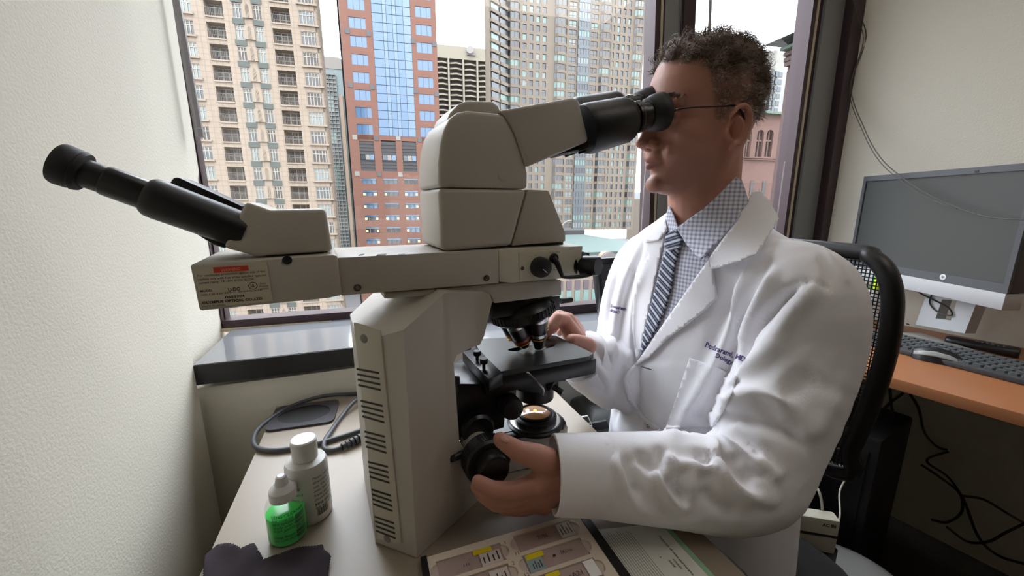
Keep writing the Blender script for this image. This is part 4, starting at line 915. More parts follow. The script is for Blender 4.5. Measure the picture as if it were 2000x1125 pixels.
mesh('tray_floor', *aabb(TX0, TX1, TY0, TY1, TZ-.0034, TZ-.0023), M_slot, ST)
b = B(); b.add(aabb(TX0-.0075, TX0-.0002, TY0-.005, TY1+.002, DZ+.0003, TZ+.0012)); b.build('tray_edge', M_blk, ST, bevel=.0006)
b = B(); b.add(aabb(TX1+.0002, TX1+.012, TY0-.005, TY1+.004, DZ+.0003, TZ+.0012)); b.build('tray_edge', M_blk, ST, bevel=.0006)
b = B(); b.add(aabb(TX0-.007, TX1+.011, TY0, TY1-.001, DZ+.0003, TZ-.0036)); b.build('tray_base', M_blk, ST)
b = B()
for i in range(10):
    for k, (x, num) in enumerate(((.1312, str(i+1)), (.1395, str(11+i)))):
        v_, f_ = text_mesh(num, .0068); o = V(x+(0 if k == 0 else -.001), .391-i*.0305+(0 if k == 0 else -.0195), TZ+.0002); b.add((np.hstack([v_[:, 1:]*0+v_[:, :1], v_[:, 1:], v_[:, :1]*0])+o, f_))
b.build('slot_numbers', M_ink, ST, smooth=0)
M_sg = glass_pane('thin_slide_glass', (.99, .965, .975), 1.4)
M_yel = mat('yellow_sticker', (236, 214, 30), .5); M_pap = mat('slide_label_paper', (214, 206, 202), .6); M_bl = mat('pale_blue_label', (150, 172, 178), .6); M_pur = mat('purple_ink', (112, 60, 120), .5)
def slide(i, label, things):
    x0, y1 = slots[i]; z = TZ-.0022
    o = mesh('glass_slide', *aabb(x0+.001, x0+.0785, y1-.0252, y1-.0003, z, z+.0011), M_sg, smooth=0); tag(o, label, 'slide', 'glass slides in the slide tray')
    for k_, (nm, m, (u0, v0, u1, v1), txt) in enumerate(things):
        z = TZ-.0022+k_*.00015
        X0, Y0, X1, Y1 = x0+.001+.0775*u0, y1-.025+.025*v0, x0+.001+.0775*u1, y1-.025+.025*v1
        if txt is None: mesh(nm, *aabb(X0, X1, Y0, Y1, z+.00112, z+.0012), m, o, smooth=0)
        elif txt == 'dot': mesh(nm, *lathe([(.0018, 0), (.0012, .0002)], ((X0+X1)/2, (Y0+Y1)/2, z+.0012), ZUP, 10), m, o)
        elif txt == 'rows':
            bb = B()
            for k in range(4):
                xx = X0+(X1-X0)*(k+.3)/4; bb.add(aabb(xx, xx+(X1-X0)*.07, Y0+(Y1-Y0)*.1, Y0+(Y1-Y0)*(.9 if k % 2 else .65), z+.00125, z+.0013))
            bb.build(nm, m, o, smooth=0)
        else:
            v_, f_ = text_mesh(txt, 1.); s = (X1-X0)/v_[:, 0].max(); h = (Y1-Y0)/.75; mesh(nm, np.hstack([X0+v_[:, :1]*s, Y0+v_[:, 1:]*h, v_[:, :1]*0+z+.00132]), f_, m, o, smooth=0)
slide(0, 'glass slide in slot one with a yellow sticker at its right end', [('sticker', M_yel, (.56, .74, .86, 1.0), None), ('paper_label', M_pap, (.64, .02, .97, .72), None), ('label_rows', M_ink, (.66, .1, .96, .7), 'rows'), ('handwriting', M_ink, (.36, .3, .46, .45), '111')])
slide(2, 'glass slide in slot two, below the slide with the right-hand yellow sticker', [('paper_label', M_pap, (.70, .02, .98, .9), None), ('label_rows', M_ink, (.72, .15, .96, .75), 'rows')])
slide(1, 'glass slide in slot eleven with purple handwriting in its middle', [('handwriting', M_pur, (.36, .38, .54, .66), '7119A'), ('paper_label', M_pap, (.74, .05, .99, .98), None), ('label_rows', M_ink, (.76, .15, .98, .92), 'rows')])
slide(3, 'glass slide in slot twelve with a blue-grey label and dark specimen spot', [('paper_label', M_bl, (.02, .02, .27, .98), None), ('sticker', M_yel, (.04, .70, .33, .99), None), ('label_rows', M_ink, (.08, .1, .25, .6), 'rows'), ('specimen', mat('dark_specimen', (62, 40, 44), .6), (.45, .45, .5, .6), 'dot'), ('handwriting', M_ink, (.58, .45, .78, .66), '7A11-n')])
slide(5, 'glass slide in the third slot of the right column with a white corner', [('paper_corner', mat('bright_white', (246, 246, 250), .5), (.82, .1, 1.0, .98), None), ('sticker', M_yel, (.2, .72, .42, .98), None), ('handwriting', M_ink, (.52, .4, .74, .66), 'rA21')])  # plain white patch over the slide's right end

# ---- paper form with green edge
PP = [on_z(x, y, DZ+.001) for x, y in ((1150, 1036), (1295, 1022), (1389, 1124), (1228, 1128))]
ex = nrm(PP[2]-PP[1]); ey = nrm(PP[1]-PP[0]); nrmz = ZUP
o0 = PP[0]; Lx = .20; Ly = np.linalg.norm(PP[1]-PP[0])
def pp(s, t, z=.0012): return o0*V(1, 1, 0)+V(0, 0, DZ)+ex*s+ey*t+ZUP*z
pf = mesh('paper_form', *prism([pp(0, 0, .0006), pp(Lx, 0, .0006), pp(Lx, Ly, .0006), pp(0, Ly, .0006)], ZUP*.0006), mat('white_paper', (222, 222, 216), .7), smooth=0)
tag(pf, 'white printed form with ruled lines lying right of the slide tray', 'paper')
mesh('green_edge', *prism([pp(0, Ly-.004, .00122), pp(Lx, Ly-.004, .00122), pp(Lx, Ly+.003, .00122), pp(0, Ly+.003, .00122)], ZUP*.0003), mat('pale_green_strip', (146, 186, 152), .6), pf, smooth=0)
b = B()
for i in range(14): t = .008+i*.0032; b.add(prism([pp(.006+.002*(i % 4), t, .00124), pp(.12, t, .00124), pp(.12, t+.0005, .00124), pp(.006+.002*(i % 4), t+.0005, .00124)], ZUP*.0001))
for txt, s, t, h, w in (('Please list all slides and margins at 2 locations', .02, Ly-.021, .0028, .085), ('COUNTS', .055, Ly-.028, .0024, .014), ('DATE', .056, Ly-.034, .0024, .010), ('A', .05, Ly-.041, .0024, .002)): b.add(letters(txt, pp(s, t, .00125), ex, ey, h, w, .02))
b.build('form_print', mat('grey_print', (92, 92, 90), .6), pf, smooth=0)

# ---- cables on the desk
M_cab = mat('grey_black_cable', (66, 68, 72), .45)
def cable(name, P, r, label, m=M_cab, k=8, n=8, **kw):
    o = mesh(name, *tube(P, r, n, k, **kw), m, smooth=60); return tag(o, label, 'cable')
zc = DZ+.005
cable('power_cable', [on_z(x, y, zc) for x, y in ((720, 765), (690, 769), (630, 774), (570, 793), (522, 822), (498, 848), (499, 872), (530, 880), (580, 874), (640, 861), (700, 842), (716, 838))], .0042, 'dark grey cable looping left round the desk grommet')
c2 = cable('plug_cable', [on_z(x, y, zc+(.008 if y < 790 else 0)) for x, y in ((706, 776), (690, 786), (668, 812), (648, 840), (634, 862), (634, 876), (650, 879), (670, 873))], .0042, 'short grey cable with a ribbed plug behind the microscope column')
b = B(); p0, p1 = on_z(668, 873, DZ+.0075), on_z(716, 850, DZ+.0085); d = nrm(p1-p0); Lp = np.linalg.norm(p1-p0)
for i in range(6): b.add(lathe([(.0062+.0006*i, Lp*i/6), (.0062+.0006*i, Lp*(i+.62)/6)], p0, d, 12)); b.add(lathe([(.0045, Lp*(i+.6)/6), (.0045, Lp*(i+1.02)/6)], p0, d, 10))
b.build('ribbed_plug', mat('black_plug', (38, 40, 42), .45), c2, smooth=35, kind='stuff')
# dimmer lead on the microscope's bar
ld = mesh('lamp_lead', *tube([mp(1081, 503, .047), mp(1088, 514, .044), mp(1096, 534, .044), mp(1101, 541, .044), mp(1125, 541, .042), mp(1150, 537, .04), mp(1166, 529, .042), mp(1174, 521, .047), mp(1172, 512, .052), tA+tD*.040], [.004, .004, .0028, .0022, .0028, .0028, .0028, .0026, .0026, .003], 8, 6), M_blk, mic, smooth=60)

# ---- black framed panel standing on the sill, black bag under it
q = [on_pl(x, y, V(0, .93, 0), V(0, 1, 0)) for x, y in ((1163, 525), (1181, 640), (1260, 640), (1260, 500))]; q[0][2] = q[3][2]; q[1][2] = q[2][2] = .8005
pnl = empty('picture_frame', (q[1]+q[2])/2*V(1, 1, 0)+V(0, 0, .8), 'black picture frame standing on the sill behind the far shoulder', 'frame')
b = B()
for i in range(4):
    a, c = q[i], q[(i+1) % 4]; cc_ = sum(q)/4; b.add(prism([a, c, c+(cc_-c)*.16, a+(cc_-a)*.16], (0, .03, 0)))
b.build('panel_frame', M_blk2, pnl, bevel=.002); mesh('panel_face', *prism([p*.9+(sum(q)/4)*.1+V(0, .012, 0) for p in q], (0, .012, 0)), mat('dull_black_face', (44, 40, 44), .5), pnl)
bgc = on_z(1170, 790, .70); bag = empty('black_bag', (bgc[0]+.08, bgc[1]+.02, 0), 'black leather bag with a silver buckle between desk and sill', 'bag')
ba = nrm(on_z(1190, 786, .7)-on_z(1110, 797, .7)); bn = np.cross(ZUP, ba)
r_ = [(on_z(1100, 800, .70)+ba*(.0 if i == 0 else .42)) for i in (0, 1)]
o_ = r_[0]+ba*.03
def bp_(s, d, z): return V(o_[0], o_[1], 0)+ba*s+bn*d+ZUP*z
rings = [[bp_(.21+(x)*w_, .06+y*d_, z) for x, y in rrect(1, 1, .18, 4)] for z, w_, d_ in ((.24, .34, .16), (.26, .36, .2), (.60, .36, .2), (.65, .34, .17), (.67, .30, .10))]
M_lth = mat('black_leather', (58, 60, 58), .42, bump=.25, bscale=350)
mesh('bag_body', *loft(rings), M_lth, bag, smooth=60)
b = B(); fl = on_z(1140, 828, .69)
bk = [on_pl(x, y, bp_(0, -.075, 0), bn) for x, y in ((1118, 817), (1147, 813), (1157, 832), (1128, 838))]
b.add(tube(bk, .0022, 6, 1, closed=True)); bo = b.build('buckle', M_steel, bag, smooth=0)
mesh('bag_strap', *prism([on_pl(x, y, bp_(0, -.068, 0), bn) for x, y in ((1100, 838), (1185, 822), (1190, 836), (1105, 854))], bn*.006), M_blk, bag)
mesh('bag_base', *prism([bp_(.03, -.04, 0), bp_(.39, -.04, 0), bp_(.39, .16, 0), bp_(.03, .16, 0)], ZUP*.24), M_blk, bag)

# ================================================================== RIGHT-HAND DESK
fl_, fr_ = on_z(1740, 737, DZ), on_z(2000, 809, DZ); de = nrm((fr_-fl_)*V(1, 1, 0)); dn = np.cross(ZUP, de); dn = dn if dn[0] > 0 else -dn
def dp(s, t, z=0.): return V(fl_[0], fl_[1], DZ)+de*s+dn*t+ZUP*z
bkL = isect(dp(0, 0), dn, RWP, rd); tD_ = np.linalg.norm((bkL-dp(0, 0))[:2])-.01
M_wood = mat('cherry_laminate', (152, 98, 62), .38, var=.12, vscale=5); n, p = nodes_of(M_wood)
rdk = empty('wooden_desk', dp(.5, .25, -DZ), 'reddish wooden desk against the right wall carrying the monitor', 'desk')
mesh('tabletop', *prism([dp(-.26, 0, -.028), dp(1.3, 0, -.028), dp(1.3, tD_, -.028), dp(-.26, tD_, -.028)], ZUP*.028), M_wood, rdk, bevel=.002)
mesh('end_panel', *prism([dp(1.22, .03, -DZ), dp(1.25, .03, -DZ), dp(1.25, tD_-.03, -DZ), dp(1.22, tD_-.03, -DZ)], ZUP*(DZ-.029)), M_wood, rdk)
mesh('bracket', *prism([dp(.12, tD_-.03, -.028), dp(.16, tD_-.03, -.028), dp(.16, tD_-.03, -.2), dp(.12, tD_-.03, -.2)], dn*.028), M_wood, rdk)
# monitor
MP = V(1.56, .62, 0); mh = hdg(22); mn = hdg(22-90)     # plane point, along (away), normal towards the seat
def mo(x, y, d=0.): return on_pl(x, y, MP+mn*d, mn)
me_ = -mh
tl, bl = mo(1690, 344), mo(1654, 520); W_ = .50
lo_dir = nrm(mo(2000, 562)-mo(1755, 526)); up_dir = nrm(tl-bl)
up_dir = ZUP
hM = mo(1700, 344)[2]-mo(1757, 528)[2]; z0 = mo(1757, 528)[2]; zS = mo(1800, 571)[2]
o_ = V(tl[0], tl[1], 0)
def mm(s, z, d=0.): return o_+me_*s+ZUP*z+mn*d
mon = empty('monitor', mm(.25, DZ, -.03), 'wide dark computer monitor with silver chin on the wooden desk', 'monitor')
M_bez = mat('charcoal_bezel', (78, 80, 84), .45); M_scr = mat('dark_screen', (74, 76, 75), .28, spec=.35); M_sil = mat('silver_plastic', (178, 180, 182), .38)
zt = z0+hM
mesh('housing', *prism([mm(0, z0-.01, -.045), mm(W_, z0-.01, -.045), mm(W_, zt, -.045), mm(0, zt, -.045)], mn*.042), M_bez, mon, bevel=.004)
bz = mesh('bezel', *prism_hole([mm(0, z0-.012, -.003), mm(W_, z0-.012, -.003), mm(W_, zt, -.003), mm(0, zt, -.003)], [[mm(.012, z0+.012, -.003), mm(W_-.012, z0+.012, -.003), mm(W_-.012, zt-.017, -.003), mm(.012, zt-.017, -.003)]], mn*.007), M_bez, mon, smooth=30)
mesh('screen', *prism([mm(.012, z0+.012, -.003), mm(W_-.012, z0+.012, -.003), mm(W_-.012, zt-.017, -.003), mm(.012, zt-.017, -.003)], mn*.002), M_scr, mon, smooth=0)
mesh('chin', *prism([mm(-.001, zS, -.04), mm(W_, zS, -.04), mm(W_, z0-.012, -.04), mm(-.001, z0-.012, -.04)], mn*.046), M_sil, mon, bevel=.002)
lgc = mo(1842, 541, .0045); M_logo = mat('silver_logo', (214, 216, 218), .3)
lg = mesh('round_logo', *lathe([(.0085, 0), (.0085, .0008), (.0078, .001)], lgc, mn, 26), M_logo, bz)
mesh('logo_letters', *letters('hp', lgc-me_*.0048-ZUP*.002+mn*.001, nrm(me_+ZUP*.0), nrm(ZUP+me_*.25), .0075, .0092, .02, n=mn), M_bez, lg, smooth=0)
mesh('camera_notch', *prism([mo(1903, 334, .0045), mo(1912, 332, .0045), mo(1911, 337, .0045), mo(1905, 338, .0045)], mn*.0006), M_blk, bz, smooth=0)
sq = [mo(*p_, -.05) for p_ in ((1815, 560), (1915, 572), (1884, 651), (1788, 634))]
sh_ = [mo(*p_, -.05) for p_ in ((1840, 585), (1869, 587), (1857, 626), (1827, 622))]
mesh('stand_neck', *prism_hole(sq, [sh_], -mn*.03), M_sil, mon, smooth=30)
bc_ = mo(1836, 650, -.03); 
mesh('stand_foot', *prism([V(bc_[0], bc_[1], DZ+.0005)+me_*x+mn*y for x, y in rrect(.22, .11, .015)], ZUP*.009), mat('grey_stand_foot', (150, 148, 144), .4), mon, bevel=.002)
b = B(); zl = zS
def mcable(pts, r=.0022, d=-.06): return tube([mo(x, y, d) for x, y in pts], r, 6, 6)
mesh('monitor_lead', *mcable([(1824, 568), (1818, 580), (1816, 592), (1824, 604), (1840, 613), (1858, 616), (1858, 608), (1848, 598), (1824, 586), (1800, 574), (1786, 563)], d=-.045), M_blk, mon, smooth=60)
mesh('monitor_lead', *mcable([(1940, 575), (1926, 585), (1908, 602)], d=-.09), M_blk, mon, smooth=60)
cable('wall_lead', [on_z(x, y, DZ+.004) for x, y in ((1700, 626), (1750, 628), (1775, 633), (1800, 636))], .003, 'black lead along the back of the wooden desk left of the monitor', M_blk)
# keyboard with single keys
k0, k1 = on_z(1753, 678, DZ+.018), on_z(2000, 739, DZ+.018); ke = nrm((k1-k0)*V(1, 1, 0)); kn_ = np.cross(ZUP, ke); kn_ = kn_ if kn_[0] > 0 else -kn_
def kp(s, t, z=0.): return V(k0[0], k0[1], DZ)+ke*s+kn_*t+ZUP*z
kbd = empty('keyboard', kp(.15, .07), 'black keyboard lying in front of the monitor stand', 'keyboard')
KS = -.10; M_kb = mat('grey_black_keys', (78, 82, 84), .45); M_kbb = mat('keyboard_base', (64, 66, 68), .5)
mesh('base', *prism([kp(KS, 0, .001), kp(KS, 0, .014), kp(KS, .15, .022), kp(KS, .15, .001)], ke*.46), M_kbb, kbd, bevel=.002)
kpt = None; A_ = (ke, kn_, ZUP)
for r in range(6):
    for c in range(22):
        s = KS+.012+c*.0200+(.006*(r % 3)); t = .022+r*.0205
        if s > KS+.44: continue
        if kpt is None:
            base_ = kp(s, t, .0); kpt = mesh('key', *loft([[base_+ke*x+kn_*y+ZUP*z for x, y in rrect(w, w, .002, 1)] for z, w in ((.012, .0175), (.0205, .015))]), M_kb, kbd, smooth=30); k_s, k_t = s, t; continue
        o = kpt.copy(); COL.objects.link(o); o.location = Vector(tuple(ke*(s-k_s)+kn_*(t-k_t)+ZUP*(.0205/.15*.008*r))); 
# mouse
mc = on_z(1832, 697, DZ+.012); md_ = nrm((on_z(1880, 706, DZ)-on_z(1785, 688, DZ))*V(1, 1, 0)); mside = np.cross(ZUP, md_)
mo_ = empty('mouse', V(mc[0], mc[1], DZ), 'black and grey computer mouse in front of the keyboard', 'mouse')
prof_ = [(-.052, .010, .016), (-.048, .022, .024), (-.03, .03, .034), (-.005, .031, .038), (.02, .030, .033), (.04, .027, .022), (.05, .018, .014), (.053, .008, .010)]
rings = []
for s, w, h in prof_:
    rings.append([V(mc[0], mc[1], DZ+.001)+md_*s+mside*w*cos(t)*(1-.12*max(0, sin(t)))+ZUP*max(0, h*sin(t)) for t in np.linspace(-.0, pi, 13)]+[V(mc[0], mc[1], DZ+.001)+md_*s+mside*w*x for x in (-.5, 0, .5)])
mesh('shell', *loft(rings), M_blk, mo_, smooth=60)
rings = []
for s, w, h in prof_[1:-1]: rings.append([V(mc[0], mc[1], DZ+.0015)+md_*s+mside*w*1.03*cos(t)*sgn+ZUP*h*1.03*sin(t) for sgn in (-1,) for t in np.linspace(.45, .85, 5)])
v_, f_ = loft(rings, cap=False); n_r = 5
f_ = [q for i, q in enumerate(f_) if i % 5 != 4]
o = mesh('grey_side_band', v_, f_, mat('grey_mouse_band', (150, 154, 152), .4), mo_, smooth=60); md = o.modifiers.new('t', 'SOLIDIFY'); md.thickness = .0015
mesh('scroll_wheel', *lathe([(.006, -.003), (.0068, 0), (.006, .003)], V(mc[0], mc[1], DZ+.027)+md_*.03, mside, 16), M_kbb, mo_)
# handset behind the keyboard
h0, h1_ = on_z(1846, 662, DZ+.014), on_z(1992, 690, DZ+.014); hd_ = nrm((h1_-h0)*V(1, 1, 0)); hs = np.cross(ZUP, hd_)
hc = (h0+h1_)/2; hl = np.linalg.norm((h1_-h0)[:2])
rm = empty('remote_handset', V(hc[0], hc[1], DZ), 'long black handset with small buttons lying behind the keyboard', 'remote')
rings = [[V(h0[0], h0[1], DZ+.001)+hd_*hl*t+hs*.022*w*cos(a)+ZUP*(.013+.013*h*sin(a)) for a in np.linspace(0, 2*pi, 16, endpoint=False)] for t, w, h in ((0, .5, .6), (.03, .9, .9), (.1, 1, 1), (.6, .95, .95), (.95, 1, 1.2), (1, .8, 1))]
mesh('body', *loft(rings), M_blk, rm, smooth=50)
bpt = None
for i in range(7):
    for j in range(2):
        c = V(h0[0], h0[1], DZ+.0255)+hd_*hl*(.45+.07*i)+hs*(-.007+.014*j)
        mesh('button', *lathe([(.004, 0), (.0035, .0022)], c, ZUP, 10), M_kb, rm)
# pen cup with green and yellow highlighters
pcx = on_z(1702, 607, .80)*V(1, 1, 0)+V(0, 0, .8005)
cup = empty('pen_cup', pcx, 'white pen cup at the right end of the dark sill, seen through the chair mesh', 'cup')
mesh('cup_wall', *lathe([(.034, .001), (.036, .08), (.034, .08), (.032, .004)], pcx, ZUP, 24), M_white, cup)
for i, (dx, dy, h, m, nm, lab_) in enumerate([(.012, .006, .155, mat('bright_green', (20, 190, 70), .4), 'highlighter', 'bright green highlighter pen standing in the white cup'), (-.012, -.008, .135, mat('bright_yellow', (214, 226, 40), .4), 'highlighter', 'yellow highlighter pen standing in the white cup'), (.0, -.018, .15, mat('dark_green', (16, 110, 52), .4), 'marker_pen', 'dark green marker pen standing in the white cup')]):
    o = mesh(nm, *lathe([(.0075, .006), (.0085, .012), (.0085, h*.6), (.0095, h*.61), (.0095, h*.97), (.006, h)], pcx+V(dx, dy, 0), nrm((dx*1.2, dy*1.2, .2)), 16), m); tag(o, lab_, 'pen')
# tower under the desk, adapter on a small box, leads
tc_ = on_z(1715, 826, .56); pcb = empty('computer_tower', V(tc_[0]+.05, tc_[1]+.02, 0), 'black computer tower on the floor under the wooden desk', 'computer')
b = B(); b.add(box(V(tc_[0]+.0, tc_[1]+.06, .02), .24, .20, .54, (dn, de, ZUP), True)); b.build('case', mat('black_case', (26, 24, 26), .5), pcb, bevel=.008)
mesh('front_grille', *box(V(tc_[0], tc_[1]+.06, .30)-dn*.122, .006, .16, .44, (dn, de, ZUP)), M_blk, pcb, bevel=.002); 
for sx_ in (-.07, .07): mesh('foot', *box(V(tc_[0], tc_[1]+.06, 0)+de*sx_, .2, .03, .02, (dn, de, ZUP), True), M_rub, pcb)
ac = at_d(1588, 1034, .92); M_ad = mat('off_white_adapter', (206, 200, 184), .5)
ub = empty('backup_box', V(ac[0], ac[1]+.02, 0), 'low black box on the floor beneath the white adapter', 'box')
mesh('box_body', *aabb(ac[0]-.055, ac[0]+.055, ac[1]-.03, ac[1]+.09, .012, ac[2]-.045), M_blk, ub, bevel=.006)
for i in (-1, 1): mesh('foot', *aabb(ac[0]+i*.04-.012, ac[0]+i*.04+.012, ac[1]-.02, ac[1]+.08, 0, .013), M_rub, ub)
ad = empty('power_adapter', ac-ZUP*.045, 'off-white power adapter bound with a dark band standing on the black box', 'adapter')
ax_ = (nrm(RGT-FWD_H*.25), nrm(FWD_H+RGT*.25), ZUP)
mesh('adapter_body', *box(ac, .085, .032, .088, ax_), M_ad, ad, bevel=.004); mesh('adapter_band', *box(ac+ZUP*.002, .0865, .0335, .006, ax_), M_blk, ad)
mesh('adapter_print', *letters('AC IN', ac-ax_[1]*.0163+ax_[0]*.008+ZUP*.026, ax_[0], ZUP, .008, .026, .03, n=-ax_[1]), M_ink, ad, smooth=0)
M_wc = mat('adapter_cable', (214, 208, 196), .5)
def dcable(nm, pts, r, label, m): return cable(nm, [at_d(x, y, d*(.9 if d > 1.19 else 1)) for x, y, d in pts], r, label, m, 6, 6)
dcable('adapter_cable', [(1606, 995, .92), (1604, 975, .92), (1597, 955, .93), (1585, 945, .95)], .003, 'short white cable entering the top of the white adapter', M_wc)
dcable('adapter_cable', [(1635, 875, .98), (1655, 885, .98), (1661, 905, .98), (1655, 930, 1.0), (1640, 960, 1.0), (1640, 1010, .95), (1626, 1040, .93)], .002, 'thin white cable looping down past the right side of the adapter', M_wc)
dcable('adapter_cable', [(1588, 1062, .92), (1587, 1085, .95), (1580, 1100, 1.0), (1570, 1106, 1.05)], .006, 'thick white cable with a plug hanging below the adapter', M_wc)
dcable('adapter_cable', [(1622, 1060, .92), (1625, 1080, .94), (1628, 1098, .96)], .003, 'straight white cable hanging at the adapter corner', M_wc)
for lab_, pts in (('black lead hanging from the front corner of the wooden desk', [(1738, 760, 1.02), (1740, 785, 1.05), (1744, 815, 1.1), (1735, 826, 1.12)]), ('black lead running slantwise from desk corner to tower', [(1764, 768, 1.05), (1735, 790, 1.08), (1716, 812, 1.1)]),
    ('black lead looping down the right wall to the floor', [(1778, 770, 1.15), (1795, 800, 1.3), (1806, 845, 1.42), (1835, 875, 1.5), (1872, 878, 1.5), (1845, 884, 1.5), (1810, 900, 1.45), (1850, 930, 1.4), (1876, 965, 1.35), (1888, 990, 1.3), (1912, 1050, 1.2), (1950, 1085, 1.1), (2010, 1104, 1.0)]),
    ('black lead crossing low to the right edge of the view', [(1850, 1030, 1.22), (1890, 1058, 1.18), (1930, 1058, 1.15), (1965, 1040, 1.15), (2010, 1018, 1.12)]), ('thin black lead sagging behind the tower', [(1800, 908, 1.4), (1840, 935, 1.38), (1875, 965, 1.34), (1878, 1000, 1.3), (1850, 1020, 1.27), (1820, 1015, 1.27)]), ('thin black lead branching right from the loop', [(1878, 968, 1.33), (1920, 975, 1.3), (1960, 998, 1.24), (2000, 1022, 1.16)])):
    dcable('black_lead', pts, .0035, lab_, M_blk)
# two thin wires down the right wall, cords at the window, blind wand
wr = [(1612, -20), (1628, 45), (1641, 95), (1662, 170), (1690, 255), (1720, 308), (1760, 345), (1810, 378), (1870, 406), (1930, 424), (2010, 430)]
def onw(x, y, d): return on_pl(x, y, RWP+rn*d, rn)
cable('wall_wire', [(wpt(x, y)+wn*.085 if x < 1655 else (onw(x, y, .03) if x < 1690 else mo(x, y, .03))) for x, y in wr], .0016, 'thin dark wire hanging across the right wall and monitor, upper one', mat('dark_wire', (70, 66, 62), .5))
cable('wall_wire', [(wpt(x-4, y+4)+wn*.083 if x < 1655 else (onw(x-3, y+6, .026) if x < 1690 else mo(x-3, y+6, .027))) for x, y in wr[:8]]+[mo(1868, 408, .028)], .0013, 'thin dark wire hanging across the right wall, lower one', MATS['dark_wire'])
wbl = empty('window_blind', wpt(1300, 100)*V(1, 1, 0)+wn*.06+V(0, 0, 2.03), 'raised window blind, its grey wands and thin cords hanging before the panes', 'blind')
mesh('headrail', *prism([WP+wd*.05+wn*.03+V(0, 0, 2.03), WP+wd*1.95+wn*.03+V(0, 0, 2.03), WP+wd*1.95+wn*.09+V(0, 0, 2.03), WP+wd*.05+wn*.09+V(0, 0, 2.03)], ZUP*.1), M_white, wbl)
for x0 in (1297, 1302): mesh('cord', *tube([wpt(x0, -300)+wn*.06, wpt(x0+3, 60)+wn*.06, wpt(x0+4, 130)+wn*.06], .0009, 6, 3), MATS['dark_wire'], wbl)
M_wand = mat('clear_grey_wand', (150, 148, 152), .25)
a, c = wpt(341, -120)+wn*.05, wpt(408, 275)+wn*.05; Lw = np.linalg.norm(c-a)
mesh('wand', *lathe([(.0072, 0), (.0072, Lw-.02), (.0085, Lw-.018), (.0085, Lw)], a, nrm(c-a), 6), M_wand, wbl, smooth=0)
a, c = wpt(1370, -160)+wn*.05, wpt(1361, 110)+wn*.05
mesh('wand', *lathe([(.005, 0), (.005, np.linalg.norm(c-a))], a, nrm(c-a), 6), M_wand, wbl, smooth=0)
# fixtures above the frame: the room's lamp, and an added one for the fill
for fy, lb_ in ((.66, 'flat ceiling light panel above the desk'), (-.35, 'added flat ceiling panel for the rear fill light')):
  fx = empty('ceiling_lamp', ((.45 if fy > 0 else 1.15), fy, 2.6), lb_, 'lamp'); dx_, dy_ = (0, .04) if fy > 0 else (.7, -.97)
  mesh('lamp_tray', *prism_hole([(-.17+dx_, .3+dy_, 2.53), (1.07+dx_, .3+dy_, 2.53), (1.07+dx_, .94+dy_, 2.53), (-.17+dx_, .94+dy_, 2.53)], [[(-.14+dx_, .33+dy_, 2.53), (1.04+dx_, .33+dy_, 2.53), (1.04+dx_, .91+dy_, 2.53), (-.14+dx_, .91+dy_, 2.53)]], (0, 0, .07)), M_white, fx, smooth=0)
# ================================================================== THE PERSON
HS = .92; q0 = V(.514, .536, 1.287); HO = CAM+(q0-CAM)*(HS/.9)
hy, hp, hr = radians(277.173), radians(-3.309), radians(-3.55)
_f = V(sin(hy), cos(hy), 0); _l = V(-cos(hy), sin(hy), 0); _f2 = _f*cos(hp)+ZUP*sin(hp); _u = ZUP*cos(hp)-_f*sin(hp); _l2 = _l*cos(hr)+_u*sin(hr); _u2 = _u*cos(hr)-_l*sin(hr)
HM = np.stack([_f2, _l2, _u2], 1)
def hl(p): return HO+(HM@(np.atleast_2d(np.asarray(p, float)).T*HS)).T
def h1(*p): return hl([p])[0]
def to_head(P): return (np.asarray(P)-HO)@HM/HS
def sph(c, r, A=None, n=16, m=10):
    r = np.atleast_1d(np.asarray(r, float)); r = np.repeat(r, 3) if len(r) == 1 else r; A = np.eye(3) if A is None else A; v = []; f = []
    for i in range(m+1):
        a = -pi/2+pi*i/m
        for j in range(n): t = 2*pi*j/n; v.append(np.asarray(c)+A@(r*V(cos(a)*cos(t), cos(a)*sin(t), sin(a))))
    for i in range(m):
        for j in range(n): f.append([i*n+j, i*n+(j+1) % n, (i+1)*n+(j+1) % n, (i+1)*n+j])
    return v, f
def cap(a, b_, ra, rb, n=14):
    a, b_ = np.asarray(a, float), np.asarray(b_, float); x, y, ax = frame_of(b_-a); Ln = np.linalg.norm(b_-a); pr = []
    for i in range(6): t = pi/2*i/5; pr.append((max(1e-4, ra*sin(t)), -ra*cos(t)))
    for i in range(1, 6): t = pi/2*i/5; pr.append((max(1e-4, rb*cos(t)), Ln+rb*sin(t)))
    return lathe(pr, a, ax, n)
def chain(bb, pts, rad):
    for i in range(len(pts)-1): bb.add(cap(pts[i], pts[i+1], rad[i], rad[i+1]))
